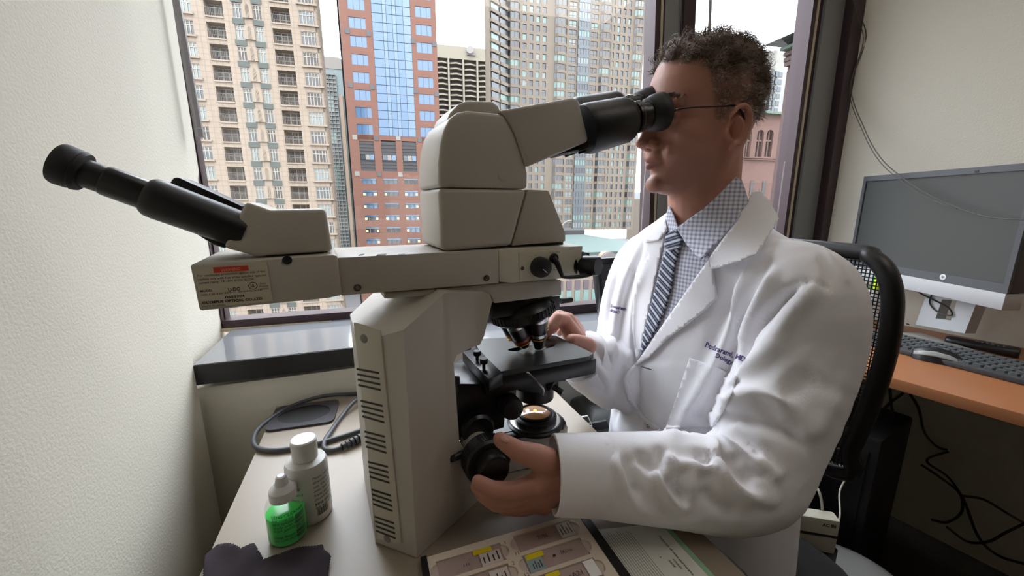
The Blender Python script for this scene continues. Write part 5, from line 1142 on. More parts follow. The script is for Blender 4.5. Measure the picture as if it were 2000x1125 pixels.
def remesh(bb, vox, smooth_it=4, fac=.5):
    me = bpy.data.meshes.new('tmp'); me.from_pydata(np.vstack(bb.v).tolist(), [], bb.f); bm = bmesh.new(); bm.from_mesh(me); bmesh.ops.recalc_face_normals(bm, faces=bm.faces); bm.to_mesh(me); bm.free()
    o = bpy.data.objects.new('tmp', me); COL.objects.link(o)
    r = o.modifiers.new('r', 'REMESH'); r.mode = 'VOXEL'; r.voxel_size = vox; r.adaptivity = 0
    if smooth_it: s = o.modifiers.new('s', 'SMOOTH'); s.iterations = smooth_it; s.factor = fac
    dg = bpy.context.evaluated_depsgraph_get(); out = bpy.data.meshes.new_from_object(o.evaluated_get(dg))
    n = len(out.vertices); v = np.empty(n*3); out.vertices.foreach_get('co', v); v = v.reshape(-1, 3)
    k = len(out.polygons); ls = np.empty(len(out.loops), dtype=np.int64); out.loops.foreach_get('vertex_index', ls); f = ls.reshape(k, 4) if len(ls) == 4*k else None
    if f is None: f = [list(p.vertices) for p in out.polygons]
    bpy.data.objects.remove(o); bpy.data.meshes.remove(me); bpy.data.meshes.remove(out); return v, f
def vnormals(v, f):
    f = np.asarray(f); n = np.cross(v[f[:, 2]]-v[f[:, 0]], v[f[:, 3]]-v[f[:, 1]]); N = np.zeros_like(v)
    for i in range(4): np.add.at(N, f[:, i], n)
    return N/(np.linalg.norm(N, axis=1)[:, None]+1e-12)
def quick(name, v, f, mats, parent, smooth=180, label=None, kind=None):
    """as mesh(), for large surfaces already well oriented"""
    me = bpy.data.meshes.new(name); org = np.array(root_of(parent).location); f = np.asarray(f)
    me.vertices.add(len(v)); me.vertices.foreach_set('co', (v-org).astype(np.float32).ravel()); k = f.shape[1]
    me.loops.add(f.size); me.loops.foreach_set('vertex_index', f.astype(np.int32).ravel()); me.polygons.add(len(f))
    me.polygons.foreach_set('loop_start', np.arange(0, f.size, k, dtype=np.int32)); me.polygons.foreach_set('use_smooth', np.ones(len(f), dtype=bool))
    me.update(calc_edges=True); me.validate()
    for m in (mats if isinstance(mats, (list, tuple)) else [mats]): me.materials.append(m)
    o = bpy.data.objects.new(name, me); COL.objects.link(o); o.parent = parent
    if label: o['label'] = label
    if kind: o['kind'] = kind
    return o

# ------------------------------------------------------------------ joints
NB = V(.575, .552, 1.105)                       # base of the neck
TF = hdg(266); TL = hdg(176)                    # where the chest faces; his left
S1, S2 = at_d(1562, 566, .560), at_d(1262, 515, .86)
E1 = at_d(1528, 930, .540); W1 = at_d(1092, 925, .515)
HW2 = on_z(1098, 640, .968)
W2 = at_d(1136, 688, .735); E2 = at_d(1200, 735, .80)
person = empty('person', (.68, .52, 0), 'seated man in a white lab coat, tie and glasses looking into the eyepieces', 'person')

# ------------------------------------------------------------------ body: head, neck, trunk, arms and hands in one surface
bb = B()
lev = [(.137, -.012, -.012, .002), (.134, .022, -.045, .026), (.126, .050, -.068, .047), (.112, .068, -.084, .061), (.095, .079, -.094, .070), (.072, .088, -.101, .0755), (.048, .093, -.103, .0775), (.028, .093, -.102, .0755), (.012, .087, -.099, .0735), (-.008, .087, -.094, .0725), (-.028, .087, -.085, .0700),
       (-.048, .086, -.074, .0655), (-.068, .085, -.062, .060), (-.086, .085, -.048, .0535), (-.1, .085, -.034, .046), (-.112, .079, -.024, .037), (-.119, .066, -.016, .028), (-.122, .045, -.005, .014)]
rings = []
for z, xf, xb, w in reversed(lev):
    r = []; xc = -.012
    for t in np.linspace(0, 2*pi, 40, endpoint=False):
        c, s = cos(t), sin(t); ex = .9 if c > 0 else 1.
        x = xc+(xf-xc if c > 0 else xc-xb)*np.sign(c)*abs(c)**ex; k = 1-.16*max(0, c)**1.5*(1 if z < .03 else .3); y = w*np.sign(s)*abs(s)**.92*k; r.append((x, y, z))
    rings.append(hl(r))
bb.add(loft(rings))
def hs(c, r): bb.add(sph(h1(*c), np.array(r)*HS, HM))
def hc(a, b_, ra, rb): bb.add(cap(h1(*a), h1(*b_), ra*HS, rb*HS))
hc((.086, 0, .024), (.106, 0, -.022), .0085, .0095); hs((.1085, 0, -.028), (.0125, .0115, .0105)); hs((.094, .0125, -.033), (.0125, .0075, .0085)); hs((.094, -.0125, -.033), (.0125, .0075, .0085)); hc((.09, 0, .0), (.1, 0, -.03), .011, .012)
for s in (-1, 1):
    hc((.087, s*.010, .034), (.074, s*.046, .034), .0115, .009); hs((.050, s*.046, -.016), (.030, .0215, .018)); hs((.058, s*.030, -.045), (.028, .024, .026))
    # lips
    hc((.0945, 0, -.0555), (.084, s*.021, -.0605), .0062, .0035); hc((.0935, 0, -.0685), (.083, s*.019, -.0635), .0068, .0036)
    # lids over the eye
    hc((.083, s*.017, .012), (.087, s*.032, .0165), .0045, .0055); hc((.087, s*.032, .0165), (.073, s*.047, .011), .0055, .0042); hc((.083, s*.02, .004), (.073, s*.045, .005), .0042, .0042)
hs((.083, 0, -.052), (.016, .022, .016)); hs((.079, 0, -.1), (.0165, .02, .0165)); hs((.0905, 0, .03), (.01, .012, .012))
# ears
for s in (-1, 1):
    c0 = V(-.004, s*.0745, -.016); out = V(-.35, s*.94, 0); out /= np.linalg.norm(out); up = V(-.12, 0, .99); fw = np.cross(up, out); fw = fw if fw[0] > 0 else -fw
    def ep(a, b_, d): return c0+fw*a+up*b_+out*d
    helix = [ep(.011, .002, .002), ep(.013, .018, .005), ep(.004, .032, .009), ep(-.010, .035, .013), ep(-.023, .025, .016), ep(-.026, .007, .017), ep(-.022, -.011, .015), ep(-.012, -.025, .011)]
    bb.add(tube(hl(helix), .0047*HS, 10, 4))
    bb.add(tube(hl([ep(-.004, .017, .009), ep(-.012, .012, .011), ep(-.0145, 0, .012), ep(-.011, -.012, .011), ep(-.002, -.017, .008)]), .0036*HS, 8, 4))
    hs(ep(-.010, .004, .004), (.0165, .006, .027)); hc(ep(-.004, -.022, .008), ep(-.002, -.029, .006), .0068, .0062); hc(ep(.010, -.006, .004), ep(.009, .002, .004), .0045, .0035)
# neck and trunk
nb_top = h1(-.026, 0, -.045)
bb.add(cap(nb_top, NB+TF*.014+ZUP*-.02, .0525, .060, 24)); bb.add(cap(h1(-.01, 0, -.085), NB+TF*.02, .050, .056, 24)); bb.add(cap(h1(.015, 0, -.108), NB+TF*.035+ZUP*.02, .026, .034, 16))
for s in (-1, 1): bb.add(cap(h1(-.022, s*.045, -.05), NB+TF*.035+TL*s*.02, .017, .013))
hips = V(.615, .555, .56)
bb.add(cap(NB-ZUP*.09+V(.03, 0, 0), NB-ZUP*.2+V(.06, 0, 0), .06, .08)); bb.add(cap(NB-ZUP*.2+V(.06, 0, 0), hips, .08, .10))
chain(bb, [S1-V(.0, 0, .02), at_d(1495, 868, .548), at_d(1450, 940, .540), W1+nrm(E1-W1)*.03], [.045, .035, .034, .028]); chain(bb, [S2, E2, W2], [.045, .04, .029])
bb.add(cap(NB-ZUP*.07, S1, .05, .045)); bb.add(cap(NB-ZUP*.07, S2, .05, .045))
# near (left) hand closing round the focus knob
k = 1.0
wr = W1
MC = [at_d(1048, 944, .497), at_d(1052, 957, .508), at_d(1057, 970, .519), at_d(1062, 983, .530)]
bb.add(cap(E1+(W1-E1)*.8, wr, .030, .0275)); 
for m in MC: bb.add(cap(wr+(m-wr)*.05, m, .0235, .0145))
bb.add(cap(MC[0], MC[3], .013, .012))
fing = [([MC[0], at_d(1000, 957, .482), at_d(962, 955, .472), at_d(934, 940, .470)], [.0125, .0108, .0098, .0082]),
        ([MC[1], at_d(1000, 972, .493), at_d(960, 972, .482), at_d(931, 951, .479)], [.0125, .0108, .0098, .0082]),
        ([MC[2], at_d(1008, 985, .506), at_d(968, 985, .496), at_d(940, 967, .491)], [.012, .0102, .0094, .008]),
        ([MC[3], at_d(1020, 995, .522), at_d(986, 994, .514), at_d(960, 980, .508)], [.011, .0092, .0084, .0072])]
for p, r in fing: chain(bb, p, r)
chain(bb, [wr+ZUP*.008, at_d(1052, 893, .492), at_d(1012, 881, .480), at_d(980, 861, .474)], [.021, .0165, .0128, .0098]); bb.add(sph(at_d(977, 858, .4735), .0092))
bb.add(cap(at_d(1070, 903, .503), MC[0], .015, .0125))
# far (right) hand at the stage edge
K = [at_d(1102, 626, .715), at_d(1110, 624, .735), at_d(1118, 630, .752), at_d(1126, 640, .765)]
for m in K: bb.add(cap(W2, m, .024, .0135))
chain(bb, [K[0], at_d(1088, 622, .700), at_d(1076, 637, .690), at_d(1067, 653, .684)], [.013, .0115, .0105, .0088])
chain(bb, [K[1], at_d(1092, 617, .725), at_d(1080, 628, .72), at_d(1072, 642, .715)], [.013, .0115, .01, .0085])
chain(bb, [K[2], at_d(1100, 622, .75), at_d(1088, 632, .75), at_d(1080, 645, .745)], [.012, .0105, .0095, .008])
chain(bb, [K[3], at_d(1110, 630, .77), at_d(1100, 640, .768), at_d(1094, 650, .765)], [.011, .0095, .0085, .0072])
chain(bb, [W2, at_d(1146, 676, .70), at_d(1130, 668, .688), at_d(1117, 664, .680)], [.022, .017, .0135, .0112]); bb.add(sph(at_d(1117, 665, .679), .0112))
# legs
for s, kx in ((1, .33), (-1, .30)):
    hj = hips+TL*s*.09+V(-.02, 0, -.02); kn = V(kx, hj[1]+s*-.06, .545-.02); an = V(kx+.05, kn[1], .09)
    chain(bb, [hj, kn, an], [.085, .06, .042]); bb.add(cap(an-ZUP*.03, an-ZUP*.045+V(-.15, 0, -.012), .034, .026))
BV, BF = remesh(bb, .0024, 5, .5)
# fine modelling in head space: eye openings, mouth line, nostrils, ear bowl
HP = to_head(BV)
# even out the cheeks: local smoothing of the side of the face
wS = np.clip((HP[:, 0]+.005)/.015, 0, 1)*np.clip((.082-HP[:, 0])/.012, 0, 1)*np.clip((np.abs(HP[:, 1])-.024)/.006, 0, 1)*np.clip((HP[:, 2]+.105)/.01, 0, 1)*np.clip((.004-HP[:, 2])/.006, 0, 1)
keep = np.where(wS > .01)[0]; BQ = np.asarray(BF); fs = BQ[np.isin(BQ, keep).any(1)]
ed = np.unique(np.sort(np.vstack([fs[:, [0, 1]], fs[:, [1, 2]], fs[:, [2, 3]], fs[:, [3, 0]]]), 1), axis=0); deg = np.zeros(len(BV)); np.add.at(deg, ed[:, 0], 1); np.add.at(deg, ed[:, 1], 1)
for _ in range(140):
    ac_ = np.zeros_like(BV); np.add.at(ac_, ed[:, 0], BV[ed[:, 1]]); np.add.at(ac_, ed[:, 1], BV[ed[:, 0]])
    BV[keep] += (ac_[keep]/deg[keep][:, None]-BV[keep])*(wS[keep]*.6)[:, None]
N = vnormals(BV, BF); HP = to_head(BV)
def dent(c, r, amt):
    global BV
    d = (HP-np.array(c))/np.array(r); w = np.exp(-(d**2).sum(1)); BV = BV-N*(w*amt)[:, None]
for s in (-1, 1):
    dent((.087, s*.034, .0095), (.012, .012, .0035), .0022); dent((.098, s*.0075, -.0405), (.005, .0042, .0032), .005); dent((.083, s*.02, .022), (.012, .011, .006), .002); dent((.086, s*.019, -.062), (.012, .008, .0016), .0016)
    dent((-.010, s*.081, -.020), (.008, .018, .014), .010); dent((.075, s*.03, -.04), (.012, .004, .018), .0018)
dent((.1, 0, -.0622), (.012, .014, .0014), .0022); dent((.088, 0, -.0815), (.012, .014, .004), .0016); dent((.1, 0, -.047), (.01, .003, .006), .0012)
M_skin = mat('tan_skin', (186, 134, 110), .48, bump=.12, bscale=700, spec=.4, sub=.06)
n, p = nodes_of(M_skin); ca = n.nodes.new('ShaderNodeVertexColor'); ca.layer_name = 'tint'; n.links.new(ca.outputs['Color'], p.inputs['Base Color'])
body = quick('body', BV, BF, M_skin, person)
HP = to_head(BV); base = np.array(lin((190, 138, 120))); C4 = np.ones((len(BV), 4)); C4[:, :3] = base
def tint(wt, rgb): C4[:, :3] = C4[:, :3]*(1-wt[:, None])+np.array(lin(rgb))*wt[:, None]
def g(c, r): return np.exp(-(((HP-np.array(c))/np.array(r))**2).sum(1))
tint(np.clip(g((.094, 0, -.062), (.016, .024, .0085))*1.3, 0, .75), (160, 92, 84)); hd_near = (np.abs(HP[:, 0]) < .2) & (HP[:, 2] > -.16)
beard = np.clip((-.045-HP[:, 2])/.02, 0, 1)*np.clip((HP[:, 0]+.01)/.03, 0, 1)*np.clip((HP[:, 2]+.135)/.02, 0, 1)*hd_near; tint(beard*.28, (120, 92, 84))
for s in (-1, 1): tint(g((-.008, s*.085, -.014), (.02, .02, .03))*.35, (190, 104, 88)); tint(g((.1, s*.008, -.04), (.006, .005, .004))*.7, (70, 36, 32)); tint(g((.08, s*.035, .004), (.02, .02, .012))*.3, (140, 92, 80))
tint(g((.115, 0, -.03), (.02, .02, .016))*.25, (196, 116, 96))
def hairline(P):
    """>0 inside the hair"""
    x, y, z = P[:, 0], np.abs(P[:, 1]), P[:, 2]
    front = z-(.100-.012*np.clip(y/.03, 0, 1)+.0*x); top = np.minimum(front, (.080-x)*3)          # top: above the forehead line
    temple = (.033-x)-np.clip((.05-z)*.25, -.01, .02)                                              # side: behind the temple line
    side = np.minimum(temple, z-np.interp(x, [-.11, -.06, -.045, -.03, -.012, .012, .03], [.004, .002, .004, .010, .028, -.004, .006]))
    return np.maximum(np.minimum(top, z-.07), side)
hlv = hairline(HP)*hd_near; mask = np.clip(hlv/.006+.3, 0, 1)*((HP[:, 2] > -.08)); mask[np.abs(HP[:, 1]) > .083] = 0
tint(mask*np.where(HP[:, 2] > .075, .8, .5), (84, 70, 62))
at = body.data.color_attributes.new('tint', 'FLOAT_COLOR', 'POINT'); at.data.foreach_set('color', C4.astype(np.float32).ravel())
tree_body = BVHTree.FromPolygons(BV.tolist(), BF.tolist() if hasattr(BF, 'tolist') else BF)
# eyes
M_eye = mat('eye_white', (214, 204, 196), .2); M_iris = mat('dark_brown_iris', (48, 30, 22), .15)
for s in (-1, 1):
    e = mesh('eye', *sph(h1(.0765, s*.032, .0095), .0112*HS, HM, 20, 12), M_eye, person, smooth=180); mesh('iris', *lathe([(.0052*HS, -.001), (.0045*HS, .0006), (.001, .0012)], h1(.0765+.0108, s*.032, .0095), HM[:, 0], 16), M_iris, e)
# ------------------------------------------------------------------ hair
hv = np.where((hlv > .0008) & hd_near & (np.abs(HP[:, 1]) < .0815))[0]
HN = (vnormals(BV, BF)@HM)
def strands(nl, per, pick, length, rad, curl, seg, lift, spread=.0028):
    """curly locks: every lock shares its direction and twist"""
    V_, F_ = [], []; cnt = 0
    for i in rng.choice(pick, nl):
        nn = HN[i]; d0_ = nrm(nn*lift+V(-.35, .0, .25)*.6+rng.normal(0, .38, 3)); L0 = length(HP[i])*rng.uniform(.65, 1.25)/HS; a0_ = nrm(np.cross(d0_, rng.normal(0, 1, 3))); ph = rng.uniform(0, 6.28); cr = curl*rng.uniform(.6, 1.3); tw = rng.uniform(5, 8.5)*rng.choice([-1, 1])
        for _ in range(per):
            p = HP[i]+rng.normal(0, spread, 3)-nn*.002; d = nrm(d0_+rng.normal(0, .10, 3)); a = nrm(a0_-d*(a0_@d)); c = np.cross(d, a); L_ = L0*rng.uniform(.8, 1.1); ph_ = ph+rng.normal(0, .25)
            t = np.linspace(0, 1, seg+1)[:, None]
            pts = p+d*L_*t*.8+V(-.45, 0, -.5)*t*t*L_*.5+(a*(np.cos(ph_+tw*t)-cos(ph_))+c*(np.sin(ph_+tw*t)-sin(ph_)))*cr*t**.5
            R_ = rad*(1-.75*t[:, 0]**2); ring = np.stack([pts+(a*cos(q)+c*sin(q))*R_[:, None] for q in (0, 2.094, 4.189)], 1); V_.append(ring.reshape(-1, 3))
            for k_ in range(seg):
                for j in range(3): F_.append((cnt+k_*3+j, cnt+k_*3+(j+1) % 3, cnt+(k_+1)*3+(j+1) % 3, cnt+(k_+1)*3+j))
            cnt += (seg+1)*3
    return hl(np.vstack(V_)), np.array(F_)
M_hair = mat('dark_brown_hair', (128, 108, 96), .42, spec=.5); M_hgrey = mat('greying_side_hair', (190, 180, 172), .5, spec=.4)
topi = hv[(HP[hv, 2] > .078) | ((HP[hv, 0] < -.045) & (HP[hv, 2] > .03))]; sidei = hv[(HP[hv, 2] <= .085)]
back = lambda p: np.clip((p[0]+.09)/.08, 0, 1)
v_, f_ = strands(560, 9, topi, lambda p: .012+.020*back(p), .00055, .0062, 10, .8); tag(quick('curly_hair', v_, f_, M_hair, person), 'dark brown curly hair', kind='stuff')
v_, f_ = strands(900, 3, sidei, lambda p: .007+.006*np.clip((-.02-p[0])/.06, 0, 1), .0005, .002, 5, .5); tag(quick('side_hair', v_, f_, M_hgrey, person), 'short greying side hair', kind='stuff')
v_, f_ = strands(420, 3, sidei, lambda p: .008+.008*np.clip((-.02-p[0])/.06, 0, 1), .0005, .0026, 5, .5); quick('side_hair', v_, f_, M_hair, person, kind='stuff')
# brows
bV, bF, cnt = [], [], 0
for s in (-1, 1):
    for i in range(420):
        t = rng.uniform(0, 1); y = s*(.012+.040*t); z = .0345+.008*sin(t*2.4)+rng.normal(0, .0022)*(1.3-t); x = .12
        o_, d_ = Vector(h1(x, y, z)), Vector(-HM[:, 0]); h = tree_body.ray_cast(o_, d_)
        if h[0] is None: continue
        p = np.array(h[0]); d = HM@nrm(V(.35, s*(.5+.5*t), .55-.8*t+rng.normal(0, .15))); a = nrm(np.cross(d, rng.normal(0, 1, 3))); c = np.cross(d, a); L_ = rng.uniform(.006, .010)
        P = np.array([p+d*L_*u+HM[:, 0]*.0012*sin(u*3) for u in (0, .5, 1)]); R_ = [.0004, .00035, .0001]
        bV.append(np.array([P[k_]+(a*cos(q)+c*sin(q))*R_[k_] for k_ in range(3) for q in (0, 2.094, 4.189)]))
        bF += [(cnt+k_*3+j, cnt+k_*3+(j+1) % 3, cnt+(k_+1)*3+(j+1) % 3, cnt+(k_+1)*3+j) for k_ in range(2) for j in range(3)]; cnt += 9
quick('eyebrows', np.vstack(bV), np.array(bF), M_hair, person, kind='stuff')

# ------------------------------------------------------------------ coat
cb_ = B()
def ring(c, a, d, z, tilt=0., e=.85, n=36):
    r = []
    for t in np.linspace(0, 2*pi, n, endpoint=False):
        x = np.sign(cos(t))*abs(cos(t))**e*a; y = np.sign(sin(t))*abs(sin(t))**e*d; r.append(V(c[0], c[1], z)+TL*x+TF*y+ZUP*(tilt*y))
    return r
tc = [(1.148, .0, .068, .066, .0), (1.125, .004, .098, .078, .1), (1.098, .012, .150, .092, .15), (1.06, .02, .182, .105, .1), (1.0, .035, .19, .122, 0), (.93, .036, .184, .138, 0), (.85, .030, .182, .143, 0), (.77, .022, .184, .138, 0), (.69, .018, .188, .135, 0), (.60, .018, .194, .138, 0), (.50, .018, .20, .14, 0)]
cb_.add(loft([ring(NB+V(dx, 0, 0), a, d, z, t) for z, dx, a, d, t in reversed(tc)]))
def sm(P, r, k=5): Q = smooth_path(np.hstack([np.array(P), np.array(r)[:, None]]), k); chain(cb_, list(Q[:, :3]), list(Q[:, 3]))
ev = nrm(W1-E1); cuff = W1+ev*.004
sm([NB-ZUP*.080+TL*.09+V(.02, 0, 0), S1+V(.0, 0, -.010), at_d(1562, 685, .556), at_d(1492, 862, .550), at_d(1446, 940, .538), E1*.45+W1*.55+V(0, 0, -.004), W1-ev*.05], [.082, .074, .073, .072, .066, .060, .053])
e2 = nrm(W2-E2)
sm([NB-ZUP*.07-TL*.10+V(.02, 0, 0), S2+V(.008, 0, -.014), S2*.55+E2*.45+V(.01, .012, 0), E2+V(.02, 0, 0), E2*.5+W2*.5+V(0, 0, -.006), W2-e2*.02+V(0, 0, -.008)], [.085, .078, .071, .068, .062, .056])
CV, CF = remesh(cb_, .0048, 10, .5)
# straight cut sleeve ends
def flat_tube(a, b_, ra, rb, name, par):
    pass
tree = BVHTree.FromPolygons(CV.tolist(), CF.tolist())
def hitc(x, y, tr_=None):
    r = nrm(ray(x, y)); h = (tr_ or tree).ray_cast(Vector(CAM), Vector(r)); return None if h[0] is None else np.array(h[0])
def sculpt(strokes):
    global CV, tree
    for pts, wpx, amt in strokes:
        P = smooth_path(np.array([(x, y, 0) for x, y in pts], float), 6)[:, :2]; Q = [hitc(x, y) for x, y in P]; Q = np.array([q for q in Q if q is not None])
        if len(Q) < 2: continue
        wd_ = wpx*np.linalg.norm(Q.mean(0)-CAM)/FPX; lo, hi = Q.min(0)-wd_*3, Q.max(0)+wd_*3
        ix = np.where(((CV > lo) & (CV < hi)).all(1))[0]
        if not len(ix): continue
        A, Bq = Q[:-1], Q[1:]; X = CV[ix]; best = np.full(len(ix), 9.); par_ = np.zeros(len(ix)); m = len(A)
        for j in range(m):
            ab = Bq[j]-A[j]; t = np.clip(((X-A[j])@ab)/(ab@ab+1e-12), 0, 1); d = np.linalg.norm(X-A[j]-t[:, None]*ab, axis=1); u = d < best; best[u] = d[u]; par_[u] = (j+t[u])/m
        fade = np.minimum(1, np.minimum(par_, 1-par_)*5+.15)
        N = vnormals(CV, CF)[ix]; CV[ix] += N*(amt*np.exp(-(best/wd_)**2)*fade)[:, None]
    tree = BVHTree.FromPolygons(CV.tolist(), CF.tolist())
FOLDS = [
 # sleeve of the near arm
 ([(1140, 875), (1160, 905), (1176, 922), (1188, 900), (1196, 872)], 10, -.008), ([(1192, 872), (1206, 910), (1222, 955), (1240, 995)], 9, .008), ([(1222, 885), (1232, 930), (1250, 975)], 10, -.006),
 ([(1240, 880), (1258, 900), (1276, 912), (1288, 895), (1296, 868)], 11, -.009), ([(1270, 905), (1290, 945), (1315, 978), (1350, 996)], 8, .009), ([(1300, 880), (1322, 908), (1346, 915), (1348, 985)], 9, .007), ([(1300, 930), (1318, 955), (1338, 978)], 10, -.007),
 ([(1345, 905), (1372, 915), (1394, 908)], 8, .006), ([(1355, 885), (1380, 895), (1396, 885)], 11, -.008), ([(1396, 852), (1400, 890), (1415, 930), (1450, 962), (1502, 982)], 9, .010), ([(1420, 885), (1440, 915), (1475, 945)], 13, -.010), ([(1404, 846), (1440, 872), (1470, 896), (1492, 925)], 8, .008),
 ([(1478, 884), (1500, 912), (1526, 938)], 11, .006), ([(1420, 838), (1465, 868), (1510, 905)], 10, -.005), ([(1490, 930), (1500, 960), (1515, 990)], 12, .004), ([(1370, 950), (1400, 985), (1450, 1005)], 14, -.006), ([(1225, 985), (1290, 1010), (1380, 1018)], 12, .004),
 ([(1139, 856), (1141, 900), (1143, 960), (1150, 1004)], 4, -.0022),
 # upper arm and shoulder
 ([(1415, 800), (1440, 780), (1490, 770), (1560, 800)], 16, .012), ([(1410, 822), (1450, 815), (1520, 835), (1580, 870)], 12, -.009), ([(1560, 850), (1600, 830), (1640, 760)], 18, .005), ([(1430, 770), (1450, 730), (1490, 690), (1540, 650)], 16, .008), ([(1470, 800), (1540, 770), (1600, 720)], 18, -.006),
 ([(1568, 552), (1540, 575), (1500, 612), (1472, 642), (1452, 700), (1440, 760), (1418, 800)], 9, -.014), ([(1600, 545), (1555, 600), (1520, 650), (1490, 700)], 13, .007), ([(1600, 470), (1614, 520), (1622, 560)], 6, -.003), ([(1625, 565), (1590, 552), (1566, 553)], 5, -.004), ([(1500, 430), (1560, 455), (1620, 500), (1660, 560)], 5, .003),
 # chest
 ([(1475, 490), (1452, 560), (1430, 630), (1408, 690), (1370, 760), (1335, 820), (1305, 865)], 11, .010), ([(1520, 520), (1490, 570), (1462, 630), (1445, 690)], 10, .007), ([(1440, 540), (1410, 620), (1385, 690)], 12, -.006), ([(1500, 500), (1470, 575), (1440, 650)], 8, -.005),
 ([(1250, 720), (1270, 790), (1300, 840)], 14, .006), ([(1228, 700), (1206, 760), (1200, 830)], 9, -.006), ([(1340, 800), (1380, 830), (1400, 845)], 12, -.006),
 # far side
 ([(1258, 470), (1235, 530), (1215, 600), (1205, 680)], 9, -.007), ([(1238, 500), (1215, 570), (1200, 640), (1190, 720)], 8, .007), ([(1205, 530), (1190, 590), (1183, 640)], 8, -.006), ([(1262, 520), (1240, 590), (1232, 660), (1225, 740)], 9, .006), ([(1150, 668), (1175, 690), (1195, 725)], 8, -.009), ([(1140, 700), (1165, 715), (1190, 745)], 7, .006), ([(1125, 730), (1160, 745), (1185, 770)], 8, -.006), ([(1170, 640), (1190, 668), (1205, 700)], 7, .006)]
sculpt([(a_, b_, c_*1.25) for a_, b_, c_ in FOLDS])
# the near front panel overlaps the far one: its edge stands proud and fades to the right
EDGE = smooth_path(np.array([(1243, 709, 0), (1226, 724, 0), (1217, 742, 0), (1226, 780, 0), (1252, 818, 0), (1290, 848, 0)], float), 8)[:, :2]
dC = CV-CAM; zc_ = dC@FWD; pxs = np.stack([1000+FPX*(dC@RGT)/zc_, 562.5-FPX*(dC@CUP)/zc_], 1); Nn = vnormals(CV, CF)
sel = np.where((pxs[:, 0] > 1190) & (pxs[:, 0] < 1400) & (pxs[:, 1] > 705) & (pxs[:, 1] < 850) & ((Nn*dC).sum(1) < 0) & (zc_ > .55))[0]
ex_ = np.interp(pxs[sel, 1], EDGE[:, 1], EDGE[:, 0]); sd = pxs[sel, 0]-ex_
CV[sel] += Nn[sel]*(.0045*np.clip(sd/6+.3, 0, 1)*np.exp(-np.maximum(sd, 0)/60)*np.clip((pxs[sel, 1]-705)/12, 0, 1))[:, None]
tree = BVHTree.FromPolygons(CV.tolist(), CF.tolist())
# skirt folds down to the seat
th = np.arctan2((CV-NB)@TF, (CV-NB)@TL); low = np.clip((.80-CV[:, 2])/.25, 0, 1); armfree = 1.0
M_coat = mat('white_cotton_coat', (242, 241, 246), .85, bump=.25, bscale=1200, sheen=.15)
coat = quick('lab_coat', CV, CF, M_coat, person, label='white buttoned lab coat with purple embroidery')
# conforming pieces: outlines laid on the coat, with their own thickness
def conform(name, poly, off, thick, m, parent, step=7., tr_=None, poly_fit=None, uv=None, smooth=60, label=None, round_=True):
    P = np.array(poly, float); n = len(P); dense = []
    for i in range(n):
        a, c = P[i], P[(i+1) % n]; k_ = max(1, int(np.hypot(*(c-a))/step)); dense += [a+(c-a)*j/k_ for j in range(k_)]
    D_ = np.array(dense); xs = np.arange(D_[:, 0].min(), D_[:, 0].max(), step); ys = np.arange(D_[:, 1].min(), D_[:, 1].max(), step)
    pts = [Vector(q) for q in D_]+[Vector((x+rng.uniform(-.2, .2)*step, y+rng.uniform(-.2, .2)*step)) for x in xs for y in ys]
    vo, _, fo, *_r = delaunay_2d_cdt(pts, [], [list(range(len(D_)))], 1, 1e-4)
    px = np.array([q[:] for q in vo]); dep = np.full(len(px), np.nan)
    for i, (x, y) in enumerate(px):
        h = hitc(x, y, tr_)
        if h is not None: dep[i] = (h-CAM)@FWD
    ok = ~np.isnan(dep)
    if poly_fit or (~ok).any():
        X = (px[:, 0]-px[:, 0].mean())/100; Y = (px[:, 1]-px[:, 1].mean())/100; o_ = poly_fit or 2
        cols_ = [X**i*Y**j for i in range(o_+1) for j in range(o_+1-i)]; A_ = np.stack(cols_, 1); co = np.linalg.lstsq(A_[ok], dep[ok], rcond=None)[0]; fit_ = A_@co
        if poly_fit: sh_ = np.percentile((dep-fit_)[ok], 12); dep = fit_+min(0, sh_)
        else: dep[~ok] = fit_[~ok]
    W_ = CAM+(FWD+np.outer(px[:, 0]-1000, RGT)/FPX-np.outer(px[:, 1]-562.5, CUP)/FPX)*dep[:, None]
    dirs = (W_-CAM); dirs /= np.linalg.norm(dirs, axis=1)[:, None]; W_ = W_-dirs*off
    o = mesh(name, W_, [list(q) for q in fo], m, parent, smooth=smooth, label=label)
    if uv is not None:
        U_, Vv, org_, sc_ = uv; l = o.data.uv_layers.new(name='uv'); rel = W_-org_; uvs = np.stack([rel@U_, rel@Vv], 1)*sc_
        li = np.empty(len(o.data.loops), dtype=np.int64); o.data.loops.foreach_get('vertex_index', li); l.data.foreach_set('uv', uvs[li].astype(np.float32).ravel())
    if thick: md = o.modifiers.new('thickness', 'SOLIDIFY'); md.thickness = thick; md.offset = 0
    return o
